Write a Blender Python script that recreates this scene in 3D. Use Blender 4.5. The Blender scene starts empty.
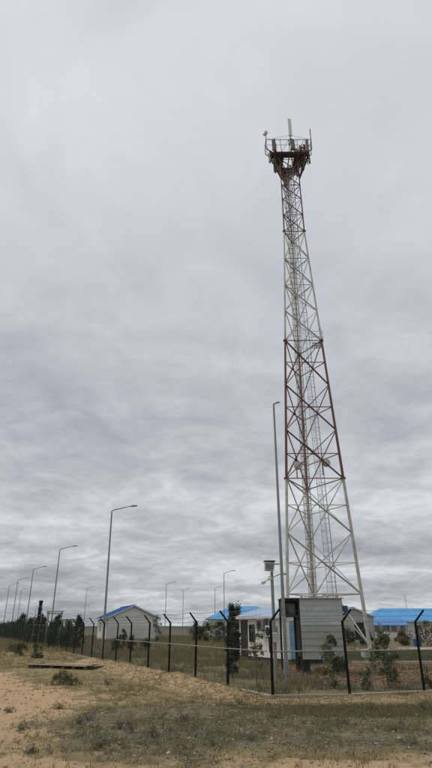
import bpy, math, random
import numpy as np
from mathutils import Vector, noise as mnoise

random.seed(7)
rng = np.random.default_rng(7)
R = math.radians
S = bpy.context.scene
COL = S.collection

# ------------------------------------------------------------------ camera, sky, sun, exposure
F_PX, H_CAM, HOR = 533.0, 1.9, 626.0            # focal length in photo pixels, eye height, horizon row
PITCH = math.atan((HOR - 384) / F_PX)
cam_d = bpy.data.cameras.new('camera'); cam = bpy.data.objects.new('camera', cam_d); COL.objects.link(cam)
cam.location = (0, 0, H_CAM); cam.rotation_euler = (math.pi / 2 + PITCH, 0, 0)
cam_d.sensor_fit = 'VERTICAL'; cam_d.sensor_height = 36; cam_d.lens = F_PX * 36 / 768
cam_d.clip_start = 0.1; cam_d.clip_end = 20000
S.camera = cam

SUN_EL, SUN_AZ = 58.0, 292.0                     # degrees; azimuth clockwise from +Y (from the left)
sv = Vector((math.sin(R(SUN_AZ)) * math.cos(R(SUN_EL)), math.cos(R(SUN_AZ)) * math.cos(R(SUN_EL)), math.sin(R(SUN_EL))))
sun_d = bpy.data.lights.new('sun', 'SUN'); sun = bpy.data.objects.new('sun', sun_d); COL.objects.link(sun)
sun_d.energy = 1.5; sun_d.angle = R(14); sun_d.color = (1.0, 0.93, 0.83)
sun.rotation_euler = sv.to_track_quat('Z', 'Y').to_euler()

W = bpy.data.worlds.new('World'); S.world = W; W.use_nodes = True
def build_world():
    nt = W.node_tree; nt.nodes.clear()
    N = lambda t, **k: _n(nt, t, **k)
    L = nt.links.new
    out = N('ShaderNodeOutputWorld'); bg = N('ShaderNodeBackground'); bg.inputs['Strength'].default_value = 0.089
    L(bg.outputs[0], out.inputs[0])
    sky = N('ShaderNodeTexSky'); sky.sky_type = 'NISHITA'; sky.sun_disc = False
    sky.sun_elevation = R(SUN_EL); sky.sun_rotation = R(SUN_AZ); sky.dust_density = 2.0
    tc = N('ShaderNodeTexCoord'); sep = N('ShaderNodeSeparateXYZ'); L(tc.outputs['Generated'], sep.inputs[0])
    def M(op, a, b=None, c=None, clamp=False):
        m = N('ShaderNodeMath'); m.operation = op; m.use_clamp = clamp
        for i, v in enumerate((a, b, c)):
            if v is None: continue
            if isinstance(v, (int, float)): m.inputs[i].default_value = v
            else: L(v, m.inputs[i])
        return m.outputs[0]
    z = M('MAXIMUM', sep.outputs['Z'], 0.0)
    zz = M('ADD', z, 0.17)
    cb = N('ShaderNodeCombineXYZ'); L(M('DIVIDE', sep.outputs['X'], zz), cb.inputs[0]); L(M('DIVIDE', sep.outputs['Y'], zz), cb.inputs[1])
    def noise(scale, detail, rough, dist, off, stretch=(1, 1, 1), rot=0):
        mp = N('ShaderNodeMapping'); L(cb.outputs[0], mp.inputs[0]); mp.inputs['Location'].default_value = off
        mp.inputs['Scale'].default_value = stretch; mp.inputs['Rotation'].default_value = (0, 0, rot)
        n = N('ShaderNodeTexNoise'); L(mp.outputs[0], n.inputs['Vector'])
        n.inputs['Scale'].default_value = scale; n.inputs['Detail'].default_value = detail
        n.inputs['Roughness'].default_value = rough; n.inputs['Distortion'].default_value = dist
        return n.outputs['Fac']
    a = noise(1.0, 4, 0.5, 0.5, (3.1, 1.7, 0), (0.6, 1.15, 1), 0.12)
    b = noise(3.3, 7, 0.6, 0.7, (7.3, 4.1, 0), (1.0, 1.0, 1), -0.25)
    c = noise(11.0, 6, 0.62, 0.6, (1.2, 9.4, 0), (1.0, .8, 1), 0.5)
    # structure of the cloud deck: broad rolls, then wisps
    d = M('ADD', M('MULTIPLY', M('SUBTRACT', a, 0.5), 0.55), M('ADD', M('MULTIPLY', M('SUBTRACT', b, 0.5), 0.36), M('MULTIPLY', M('SUBTRACT', c, 0.5), M('SUBTRACT', 0.20, M('MULTIPLY', z, 0.19)))))
    # contrast eases off overhead, where the deck is seen flat on
    k = M('SUBTRACT', 1.0, M('MULTIPLY', M('SMOOTH_MIN', M('MULTIPLY', z, 1.6), 1.0, 0.1), 0.72))
    t = M('ADD', M('MULTIPLY', M('MULTIPLY', d, 4.9), k), 0.57, clamp=True)
    cr = N('ShaderNodeValToRGB'); L(t, cr.inputs[0])
    e = cr.color_ramp; e.elements[0].position = 0.0; e.elements[0].color = (3.15, 3.36, 3.70, 1)
    e.elements[1].position = 1.0; e.elements[1].color = (6.9, 7.2, 7.3, 1)
    m1 = e.elements.new(0.45); m1.color = (4.5, 4.74, 5.02, 1)
    m2 = e.elements.new(0.72); m2.color = (5.45, 5.75, 5.98, 1)
    # overcast skies brighten towards the zenith
    g = N('ShaderNodeVectorMath'); g.operation = 'SCALE'; L(cr.outputs[0], g.inputs[0])
    L(M('ADD', M('MULTIPLY', z, 0.34), 0.86), g.inputs['Scale'])
    mx = N('ShaderNodeMix'); mx.data_type = 'RGBA'; mx.inputs['Factor'].default_value = 0.94
    L(sky.outputs[0], mx.inputs['A']); L(g.outputs[0], mx.inputs['B']); L(mx.outputs['Result'], bg.inputs['Color'])
def _n(nt, t, **k):
    n = nt.nodes.new(t)
    for a, v in k.items(): setattr(n, a, v)
    return n
build_world()
vs = S.view_settings
vs.view_transform = 'Standard'; vs.look = 'None'; vs.exposure = 0.34; vs.gamma = 1.0; vs.use_curve_mapping = False
S.cycles.max_bounces = 6; S.cycles.use_denoising = True

# ------------------------------------------------------------------ pixel -> place helpers
CP, SP = math.cos(PITCH), math.sin(PITCH)
def ray(x, y):
    u = (x - 216) / F_PX; v = (y - 384) / F_PX
    return Vector((u, CP + v * SP, SP - v * CP))
def G(x, y, z=0.0):                               # where the ray meets the ground
    d = ray(x, y); return Vector((0, 0, H_CAM)) + d * ((z - H_CAM) / d.z)
def AT(x, y, D):                                  # where the ray reaches depth D
    d = ray(x, y); return Vector((0, 0, H_CAM)) + d * (D / d.y)
def DZ(x, y, z):                                  # where the ray reaches height z
    d = ray(x, y); return Vector((0, 0, H_CAM)) + d * ((z - H_CAM) / d.z)

# ------------------------------------------------------------------ mesh builder
class MB:
    def __init__(s): s.v = []; s.f = []
    def add(s, vs_, fs):
        o = len(s.v); s.v += [tuple(p) for p in vs_]; s.f += [tuple(i + o for i in f) for f in fs]; return s
    def box(s, c, size, rz=0.0, rx=0.0):
        hx, hy, hz = size[0] / 2, size[1] / 2, size[2] / 2
        cz, sz, cx, sx = math.cos(rz), math.sin(rz), math.cos(rx), math.sin(rx); P = []
        for k in (-1, 1):
            for x, y in ((-1, -1), (1, -1), (1, 1), (-1, 1)):
                a, b, d = x * hx, y * hy, k * hz
                b, d = b * cx - d * sx, b * sx + d * cx
                P.append((c[0] + a * cz - b * sz, c[1] + a * sz + b * cz, c[2] + d))
        return s.add(P, [(3, 2, 1, 0), (4, 5, 6, 7), (0, 1, 5, 4), (1, 2, 6, 5), (2, 3, 7, 6), (3, 0, 4, 7)])
    def bbox(s, c, size, b=0.01, rz=0.0):          # box with chamfered edges
        hx, hy, hz = size[0] / 2, size[1] / 2, size[2] / 2; P = []; cz, sz = math.cos(rz), math.sin(rz)
        def ring(ix, iy, z):
            q = [(-ix + b, -iy), (ix - b, -iy), (ix, -iy + b), (ix, iy - b), (ix - b, iy), (-ix + b, iy), (-ix, iy - b), (-ix, -iy + b)]
            return [(c[0] + a * cz - d * sz, c[1] + a * sz + d * cz, c[2] + z) for a, d in q]
        rs = [ring(hx - b, hy - b, -hz), ring(hx, hy, -hz + b), ring(hx, hy, hz - b), ring(hx - b, hy - b, hz)]
        for r in rs: P += r
        fs = [tuple(range(7, -1, -1)), tuple(range(24, 32))]
        for k in range(3):
            for i in range(8):
                j = (i + 1) % 8; fs.append((k * 8 + i, k * 8 + j, k * 8 + 8 + j, k * 8 + 8 + i))
        return s.add(P, fs)
    def tube(s, p0, p1, r0, r1=None, n=8, cap=True):
        r1 = r0 if r1 is None else r1
        p0, p1 = Vector(p0), Vector(p1); d = (p1 - p0).normalized()
        a = d.orthogonal().normalized() if abs(d.z) < .99 else Vector((1, 0, 0)); a = (a - d * a.dot(d)).normalized(); b = d.cross(a)
        P = []
        for p, r in ((p0, r0), (p1, r1)):
            for i in range(n):
                t = 2 * math.pi * (i + .5) / n; P.append(p + a * (r * math.cos(t)) + b * (r * math.sin(t)))
        fs = [(i, (i + 1) % n, n + (i + 1) % n, n + i) for i in range(n)]
        if cap: fs += [tuple(range(n - 1, -1, -1)), tuple(range(n, 2 * n))]
        return s.add(P, fs)
    def path(s, pts, rs, n=8):
        pts = [Vector(p) for p in pts]; P = []; m = len(pts)
        if not hasattr(rs, '__len__'): rs = [rs] * m
        up = None
        for i, p in enumerate(pts):
            d = (pts[min(i + 1, m - 1)] - pts[max(i - 1, 0)]).normalized()
            if up is None: up = d.orthogonal().normalized()
            a = (up - d * up.dot(d)).normalized(); b = d.cross(a); up = a
            for k in range(n):
                t = 2 * math.pi * k / n; P.append(p + a * (rs[i] * math.cos(t)) + b * (rs[i] * math.sin(t)))
        fs = [(i * n + k, i * n + (k + 1) % n, (i + 1) * n + (k + 1) % n, (i + 1) * n + k) for i in range(m - 1) for k in range(n)]
        fs += [tuple(range(n - 1, -1, -1)), tuple(range((m - 1) * n, m * n))]
        return s.add(P, fs)
    def angle(s, p0, p1, w=0.07, t=0.012, roll=0.0):   # an L-section steel angle
        p0, p1 = Vector(p0), Vector(p1); d = (p1 - p0).normalized()
        a = d.cross(Vector((0, 0, 1)));  a = a.normalized() if a.length > .05 else Vector((1, 0, 0)); b = d.cross(a)
        a, b = a * math.cos(roll) + b * math.sin(roll), b * math.cos(roll) - a * math.sin(roll)
        prof = [(0, 0), (w, 0), (w, t), (t, t), (t, w), (0, w)]
        P = [p + a * (x - w / 3) + b * (y - w / 3) for p in (p0, p1) for x, y in prof]
        fs = [(i, (i + 1) % 6, 6 + (i + 1) % 6, 6 + i) for i in range(6)] + [(5, 4, 3, 2, 1, 0), (6, 7, 8, 9, 10, 11)]
        return s.add(P, fs)
    def lathe(s, base, axis, prof, n=16):           # prof: (distance along axis, radius)
        base = Vector(base); d = Vector(axis).normalized(); a = d.orthogonal().normalized(); b = d.cross(a); P = []
        for h, r in prof:
            for k in range(n):
                t = 2 * math.pi * k / n; P.append(base + d * h + a * (r * math.cos(t)) + b * (r * math.sin(t)))
        m = len(prof)
        fs = [(i * n + k, i * n + (k + 1) % n, (i + 1) * n + (k + 1) % n, (i + 1) * n + k) for i in range(m - 1) for k in range(n)]
        fs += [tuple(range(n - 1, -1, -1)), tuple(range((m - 1) * n, m * n))]
        return s.add(P, fs)
    def prism(s, poly, vec):                        # polygon swept along vec
        n = len(poly); v = Vector(vec); P = [Vector(p) for p in poly] + [Vector(p) + v for p in poly]
        fs = [tuple(range(n - 1, -1, -1)), tuple(range(n, 2 * n))] + [(i, (i + 1) % n, n + (i + 1) % n, n + i) for i in range(n)]
        return s.add(P, fs)
    def mesh(s, name, mat, smooth=False):
        me = bpy.data.meshes.new(name); me.from_pydata(s.v, [], s.f); me.materials.append(mat)
        import bmesh
        b = bmesh.new(); b.from_mesh(me); bmesh.ops.recalc_face_normals(b, faces=b.faces); b.to_mesh(me); b.free()
        if smooth:
            me.polygons.foreach_set('use_smooth', [True] * len(me.polygons))
            me.set_sharp_from_angle(angle=R(40))
        return me
    def build(s, name, mat, parent=None, smooth=False):
        return link(name, s.mesh(name, mat, smooth), parent)
def link(name, me, parent=None, loc=None):
    o = bpy.data.objects.new(name, me); COL.objects.link(o)
    if parent: o.parent = parent
    if loc is not None: o.location = loc
    return o
def tag(o, label=None, cat=None, group=None, kind=None):
    for k, v in (('label', label), ('category', cat), ('group', group), ('kind', kind)):
        if v: o[k] = v
    return o
def empty(name, loc, rz=0.0, label=None, cat=None, group=None):
    o = bpy.data.objects.new(name, None); COL.objects.link(o); o.location = loc; o.rotation_euler.z = rz
    o.empty_display_size = .2
    return tag(o, label, cat, group)
def copy_tree(o, parent=None):
    c = o.copy(); COL.objects.link(c)
    if parent: c.parent = parent
    for ch in [x for x in KIDS.get(o.name, [])]: copy_tree(ch, c)
    return c
KIDS = {}
def index_kids(o):
    KIDS[o.name] = [c for c in bpy.data.objects if c.parent == o]
    for c in KIDS[o.name]: index_kids(c)
def np_mesh(name, V, tris, mat):
    me = bpy.data.meshes.new(name)
    me.vertices.add(len(V)); me.vertices.foreach_set('co', np.asarray(V, np.float32).ravel())
    n, k = tris.shape
    me.loops.add(n * k); me.loops.foreach_set('vertex_index', tris.astype(np.int32).ravel())
    me.polygons.add(n); me.polygons.foreach_set('loop_start', np.arange(0, n * k, k, dtype=np.int32))
    me.update(calc_edges=True); me.materials.append(mat); return me

# ------------------------------------------------------------------ materials
def material(name, col, rough=0.7, metal=0.0, var=0.12, scale=4.0, dirt=None, dirt_amt=0.3, dirt_scale=2.0, bump=0.0, bump_scale=20.0, spec=0.3, stretch=(1, 1, 1), coords='Object'):
    m = bpy.data.materials.new(name); m.use_nodes = True; nt = m.node_tree; nt.nodes.clear(); L = nt.links.new
    out = _n(nt, 'ShaderNodeOutputMaterial'); p = _n(nt, 'ShaderNodeBsdfPrincipled'); L(p.outputs[0], out.inputs[0])
    p.inputs['Roughness'].default_value = rough; p.inputs['Metallic'].default_value = metal; p.inputs['Specular IOR Level'].default_value = spec
    tc = _n(nt, 'ShaderNodeTexCoord'); mp = _n(nt, 'ShaderNodeMapping'); L(tc.outputs[coords], mp.inputs[0]); mp.inputs['Scale'].default_value = stretch
    n1 = _n(nt, 'ShaderNodeTexNoise'); L(mp.outputs[0], n1.inputs['Vector']); n1.inputs['Scale'].default_value = scale; n1.inputs['Detail'].default_value = 5
    lo = tuple(c * (1 - var) for c in col) + (1,); hi = tuple(min(1, c * (1 + var)) for c in col) + (1,)
    mx = _n(nt, 'ShaderNodeMix', data_type='RGBA'); L(n1.outputs['Fac'], mx.inputs['Factor']); mx.inputs['A'].default_value = lo; mx.inputs['B'].default_value = hi
    res = mx.outputs['Result']
    if dirt:
        n2 = _n(nt, 'ShaderNodeTexNoise'); L(mp.outputs[0], n2.inputs['Vector']); n2.inputs['Scale'].default_value = dirt_scale; n2.inputs['Detail'].default_value = 7; n2.inputs['Roughness'].default_value = .65
        mr = _n(nt, 'ShaderNodeMapRange'); L(n2.outputs['Fac'], mr.inputs['Value']); mr.inputs['From Min'].default_value = .48; mr.inputs['From Max'].default_value = .72; mr.inputs['To Max'].default_value = dirt_amt
        m2 = _n(nt, 'ShaderNodeMix', data_type='RGBA'); L(mr.outputs[0], m2.inputs['Factor']); L(res, m2.inputs['A']); m2.inputs['B'].default_value = tuple(dirt) + (1,); res = m2.outputs['Result']
    L(res, p.inputs['Base Color'])
    if bump:
        n3 = _n(nt, 'ShaderNodeTexNoise'); L(mp.outputs[0], n3.inputs['Vector']); n3.inputs['Scale'].default_value = bump_scale; n3.inputs['Detail'].default_value = 4
        bp = _n(nt, 'ShaderNodeBump'); L(n3.outputs['Fac'], bp.inputs['Height']); bp.inputs['Strength'].default_value = bump; bp.inputs['Distance'].default_value = .02; L(bp.outputs[0], p.inputs['Normal'])
    return m
def leafy(name, cols, rough=0.6, trans=0.25, scale=0.6):
    """plant material: colour varies leaf by leaf (random per island)"""
    m = bpy.data.materials.new(name); m.use_nodes = True; nt = m.node_tree; nt.nodes.clear(); L = nt.links.new
    out = _n(nt, 'ShaderNodeOutputMaterial'); p = _n(nt, 'ShaderNodeBsdfPrincipled'); p.inputs['Roughness'].default_value = rough; p.inputs['Specular IOR Level'].default_value = .2
    g = _n(nt, 'ShaderNodeNewGeometry'); cr = _n(nt, 'ShaderNodeValToRGB'); L(g.outputs['Random Per Island'], cr.inputs[0])
    el = cr.color_ramp.elements
    for i, c in enumerate(cols):
        e = el[i] if i < 2 else el.new(0)
        e.color = tuple(c) + (1,)
    for i, e in enumerate(list(el)): pass
    pos = np.linspace(0, 1, len(cols))
    for i in range(len(cols)):
        el[i].position = 0 if i == 0 else el[i].position
    # rebuild cleanly so that the order is the order given
    while len(el) > 1: el.remove(el[-1])
    el[0].position = 0; el[0].color = tuple(cols[0]) + (1,)
    for q, c in list(zip(pos, cols))[1:]:
        e = el.new(float(q)); e.color = tuple(c) + (1,)
    L(cr.outputs[0], p.inputs['Base Color'])
    t = _n(nt, 'ShaderNodeBsdfTranslucent'); L(cr.outputs[0], t.inputs[0])
    mx = _n(nt, 'ShaderNodeMixShader'); mx.inputs[0].default_value = trans; L(p.outputs[0], mx.inputs[1]); L(t.outputs[0], mx.inputs[2]); L(mx.outputs[0], out.inputs[0])
    return m

RUST = (.16, .075, .04); GRIME = (.16, .14, .11)
M = dict(
    white_paint=material('white_tower_paint', (.52, .50, .46), .6, 0, .12, 1.5, RUST, .6, 1.2),
    red_paint=material('red_tower_paint', (.18, .08, .066), .6, 0, .25, 1.5, (.10, .07, .06), .6, 1.2),
    dark_red=material('oxide_red_paint', (.10, .05, .045), .6, 0, .25, 1.5, (.06, .05, .045), .6, 1.2),
    galv=material('galvanised_steel', (.34, .35, .36), .5, .35, .12, 3, GRIME, .4, 3),
    galv_lamp=material('lamp_pole_steel', (.28, .285, .29), .55, .2, .12, 2, GRIME, .35, 1.5),
    dark_steel=material('dark_steel', (.035, .035, .038), .6, .1, .3, 3, RUST, .35, 3),
    fence_green=material('dark_green_post_paint', (.007, .010, .009), .65, 0, .3, 4, (.03, .024, .018), .4, 4, spec=.12),
    wire=material('wire_green', (.035, .045, .04), .5, .0, .2, 4),
    barbed=material('barbed_wire_steel', (.10, .10, .10), .5, .3, .2, 4),
    pale_pipe=material('pale_pipe_paint', (.30, .30, .29), .6, .1, .15, 3, GRIME, .4, 2),
    dull_pipe=material('dull_pipe_paint', (.24, .24, .235), .6, .1, .15, 3, GRIME, .5, 2),
    concrete=material('concrete', (.40, .38, .34), .9, 0, .15, 3, (.26, .2, .14), .6, 2, .4, 25),
    kerb=material('kerb_concrete', (.42, .39, .33), .9, 0, .2, 3, (.22, .17, .12), .8, 1.2, .4, 25),
    concrete_pole=material('concrete_pole', (.28, .275, .26), .85, 0, .12, 3, GRIME, .5, 2, .3, 30),
    sheet=material('zinc_sheet', (.44, .455, .46), .42, .35, .2, 1.3, (.38, .39, .38), .8, 1.6, .12, 3, stretch=(.6, 1, 2.2)),
    sheet_dull=material('zinc_sheet_dull', (.37, .385, .36), .6, .1, .2, 1.3, (.33, .34, .29), .8, 1.6, .12, 3, stretch=(.6, 1, 2.2)),
    shelter=material('white_sandwich_panel', (.72, .71, .68), .5, 0, .05, 1, (.48, .43, .36), .4, 1.2, stretch=(1, 1, .4)),
    stucco=material('whitewashed_wall', (.68, .66, .61), .9, 0, .07, .6, (.46, .42, .35), .5, .5, .15, 8),
    stucco_grey=material('grey_plaster', (.42, .42, .40), .9, 0, .08, .5, (.32, .30, .27), .5, .4, .15, 8),
    blue_roof=material('blue_roof_sheet', (.075, .29, .57), .55, .0, .12, .5, (.16, .36, .55), .6, .8, spec=.4),
    blue_roof_dark=material('deep_blue_roof_sheet', (.06, .19, .46), .5, .0, .12, .5, (.08, .16, .34), .5, .4, spec=.5),
    blue_white=material('pale_blue_roof_sheet', (.50, .60, .74), .3, .1, .08, .8, (.30, .42, .62), .6, .6, spec=.5),
    blue_paint=material('faded_blue_paint', (.14, .34, .52), .5, 0, .15, 2, (.40, .48, .55), .7, 2.5),
    dark_void=material('near_black', (.02, .02, .022), .6, 0, .2, 3),
    door_dark=material('dark_door_paint', (.028, .024, .022), .5, 0, .2, 2),
    frame_dark=material('dark_window_frame', (.04, .035, .032), .5, 0, .2, 2),
    glass=material('window_glass', (.10, .12, .13), .12, 0, .1, 1, spec=.8),
    ac=material('ac_casing', (.55, .55, .52), .5, 0, .08, 2, GRIME, .35, 3),
    ant_white=material('antenna_radome', (.62, .64, .60), .45, 0, .05, 2, GRIME, .2, 2),
    ant_dark=material('antenna_dark_radome', (.17, .13, .12), .55, 0, .2, 3, (.08, .07, .07), .5, 3),
    equip=material('radio_unit_grey', (.16, .16, .16), .5, .1, .15, 3),
    cable=material('feeder_cable', (.30, .29, .27), .6, 0, .25, 6),
    bark=material('bark', (.13, .10, .075), .9, 0, .25, 8, bump=.5, bump_scale=30),
    wood=material('weathered_plank', (.26, .205, .15), .9, 0, .3, 3, (.13, .085, .055), .7, 2.5, .3, 20, stretch=(1, 6, 6)),
    wood_pale=material('pale_plank', (.44, .36, .25), .9, 0, .2, 3, (.24, .17, .11), .6, 2.5, .3, 20, stretch=(1, 6, 6)),
    wood_dark=material('dark_bearer', (.09, .065, .05), .9, 0, .3, 3),
    path=material('pinkish_paving', (.34, .28, .25), .9, 0, .15, .8, (.24, .20, .16), .6, .6, .2, 20),
    sign_blue=material('deep_blue_plastic', (.03, .09, .22), .4, 0, .15, 3),
    leaf_dark=leafy('leaf_dark_green', [(.035, .05, .024), (.06, .08, .038), (.095, .11, .055), (.05, .07, .033)]),
    leaf_cypress=leafy('leaf_cypress', [(.03, .044, .024), (.05, .068, .034), (.08, .095, .048)]),
    leaf_sap=leafy('leaf_sapling', [(.075, .10, .045), (.12, .145, .07), (.19, .195, .11), (.09, .12, .055)]),
    leaf_bush=leafy('leaf_bush', [(.07, .085, .04), (.105, .12, .055), (.15, .145, .08)]),
    leaf_brown=leafy('leaf_autumn', [(.10, .085, .04), (.16, .12, .05), (.09, .09, .04)]),
    weed=leafy('weed_leaf', [(.11, .115, .065), (.15, .15, .09), (.20, .19, .12), (.13, .135, .085)]),
    dry=leafy('dry_grass_blade', [(.26, .20, .11), (.20, .165, .085), (.13, .125, .06), (.32, .25, .15), (.16, .15, .075)]),
    steppe=leafy('steppe_grass_blade', [(.18, .155, .08), (.26, .215, .12), (.11, .115, .055), (.32, .26, .15), (.15, .14, .07)]),
    green_blade=leafy('grey_green_blade', [(.085, .088, .038), (.135, .13, .06), (.20, .18, .095), (.11, .11, .052)]),
    lawn=leafy('lawn_blade', [(.085, .105, .045), (.115, .13, .062), (.16, .155, .085), (.20, .18, .10)]),
    stone=leafy('pebble', [(.13, .12, .11), (.19, .175, .155), (.10, .092, .085), (.27, .25, .22), (.16, .145, .125), (.45, .43, .40)], .9, 0.0),
    clod=leafy('soil_clod', [(.34, .24, .14), (.40, .29, .17), (.27, .19, .115), (.45, .34, .21)], .95, 0.0),
)

# ------------------------------------------------------------------ the lie of the land
FD = Vector((-.47, 1, 0)).normalized(); FN = Vector((-FD.y, FD.x, 0))          # along the long fence; its outer side
F0 = Vector((1.63, 18.57, 0)); F_SP = 2.9; F_COUNT = 44
RP = [F0.copy(), Vector((4.11, 18.84, 0)), Vector((6.72, 19.75, 0)), Vector((9.4, 20.75, 0))]      # the short run to the right

def fence_off(x, y):                              # >0 outside the long fence
    return (x - F0.x) * FN.x + (y - F0.y) * FN.y
def fence_along(x, y): return (x - F0.x) * FD.x + (y - F0.y) * FD.y
def inside(x, y):
    if fence_off(x, y) > 0: return False
    for a, b in zip(RP, RP[1:]):
        if a.x <= x <= b.x: return y > a.y + (b.y - a.y) * (x - a.x) / (b.x - a.x)
    return y > RP[-1].y + (x - RP[-1].x) * .37 if x > RP[-1].x else True
TRACK = [(9, 9.9), (2, 9.5), (-2.6, 10.3), (-5.4, 13), (-8.2, 18), (-13, 25)]
def rut(x, y):
    best = 1e9
    for (x0, y0), (x1, y1) in zip(TRACK, TRACK[1:]):
        ex, ey = x1 - x0, y1 - y0; t = min(1, max(0, ((x - x0) * ex + (y - y0) * ey) / (ex * ex + ey * ey)))
        best = min(best, math.hypot(x - x0 - t * ex, y - y0 - t * ey))
    return -.04 * math.exp(-((best - .72) / .14) ** 2) + .018 * math.exp(-((best - .98) / .10) ** 2)
def hgt(x, y):
    o = fence_off(x, y); s = fence_along(x, y)
    ins = o < 0.15 and inside(x, y)
    z = 0.0
    if y < 45 and abs(x) < 40:
        fade = min(1, max(0, (45 - y) / 12))
        n = mnoise.noise((x * .35, y * .35, 0)) * .05 + mnoise.noise((x * 1.3, y * 1.3, 4)) * .035 + mnoise.noise((x * 3.6, y * 3.6, 9)) * .018 - .03
        near = 0.25 if ins else 1.0
        z += n * fade * near
        if not ins and y < 26: z += rut(x, y) * (1 + .6 * mnoise.noise((x * 1.1, y * 1.1, 5)))
        if not ins:
            e = min(1, max(0, (s + 1.5) / 4)) * min(1, max(0, (22 - s) / 8))
            z += e * .27 * math.exp(-((o - 1.05) / .62) ** 2) * (1 + .5 * mnoise.noise((x * .9, y * .9, 2))) + e * .05 * abs(mnoise.noise((x * 3.1, y * 3.1, 7))) * math.exp(-((o - 1.0) / .9) ** 2)
    return z

def spaced(segs):
    a = [segs[0][0]]
    for lo, hi, st in segs:
        n = max(1, round((hi - lo) / st)); a += list(np.linspace(lo, hi, n + 1)[1:])
    return np.array(a)
xs = spaced([(-5000, -1000, 800), (-1000, -200, 120), (-200, -60, 14), (-60, -20, 1.6), (-20, -9, .3), (-9, 9, .11), (9, 16, .3), (16, 60, 2), (60, 200, 14), (200, 1000, 120), (1000, 5000, 800)])
ys = spaced([(-60, 4, 8), (4, 8, .5), (8, 26, .11), (26, 36, .25), (36, 60, .8), (60, 160, 5), (160, 600, 40), (600, 6000, 600)])
XX, YY = np.meshgrid(xs, ys); ZZ = np.zeros_like(XX)
for j in range(XX.shape[0]):
    if ys[j] > 45: continue
    for i in range(XX.shape[1]):
        if abs(xs[i]) < 40: ZZ[j, i] = hgt(xs[i], ys[j])
def poly_mask(px, X, Y, soft, world=False):
    """1 inside the polygon, easing to 0 over `soft` metres outside it"""
    P = np.array([(p[0], p[1]) if world else tuple(G(*p))[:2] for p in px]); n = len(P)
    ins = np.zeros(X.shape, bool); d = np.full(X.shape, 1e9)
    for i in range(n):
        (x0, y0), (x1, y1) = P[i], P[(i + 1) % n]
        if abs(y1 - y0) > 1e-9:
            c = ((y0 > Y) != (y1 > Y)) & (X < (x1 - x0) * (Y - y0) / (y1 - y0) + x0); ins ^= c
        ex, ey = x1 - x0, y1 - y0; t = np.clip(((X - x0) * ex + (Y - y0) * ey) / (ex * ex + ey * ey + 1e-12), 0, 1)
        d = np.minimum(d, np.hypot(X - x0 - t * ex, Y - y0 - t * ey))
    sd = np.where(ins, d, -d)
    return np.clip(.5 + sd / (2 * soft), 0, 1)
POLY = dict(
    sand=[(-60, 668), (10, 672), (40, 684), (90, 692), (105, 700), (70, 709), (42, 722), (34, 745), (50, 759), (215, 765), (228, 757), (330, 757), (440, 755), (600, 790), (300, 1100), (-200, 1000), (-200, 700)],
    gravel=[(47, 724), (90, 712), (135, 706), (210, 703), (300, 716), (440, 718), (470, 748), (330, 751), (230, 747), (218, 760), (120, 757), (58, 747)],
    green=[(215, 702), (300, 704), (440, 703), (470, 716), (300, 717), (230, 712)],
)
def straw_mask(X, Y):
    o = (X - F0.x) * FN.x + (Y - F0.y) * FN.y; s = (X - F0.x) * FD.x + (Y - F0.y) * FD.y
    a = np.clip(1.2 - np.abs(o - 1.1) / 1.3, 0, 1) * np.clip((s + 3) / 3, 0, 1) * np.clip((26 - s) / 8, 0, 1)
    b = np.clip(1.1 - np.abs(Y - (17.9 + .25 * (X - 4))) / 1.2, 0, 1) * (X > .5) * .85
    return np.maximum(a, b) * 1.0
def soils(X, Y):
    sand = poly_mask(POLY['sand'], X, Y, 1.3) * .92; gravel = poly_mask(POLY['gravel'], X, Y, 1.0) * .9; green = poly_mask(POLY['green'], X, Y, .5)
    red = poly_mask([(2.6, 23.5), (9, 21.6), (26, 27), (26, 33.2), (8, 33.2), (3.4, 31)], X, Y, .7, True)
    inn = np.clip(.5 - ((X - F0.x) * FN.x + (Y - F0.y) * FN.y) / .4, 0, 1) * np.clip(.5 + (Y - (18.6 + .33 * np.maximum(0, X - 2.5))) / .4, 0, 1)
    return sand, gravel, green, straw_mask(X, Y), red, inn

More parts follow.
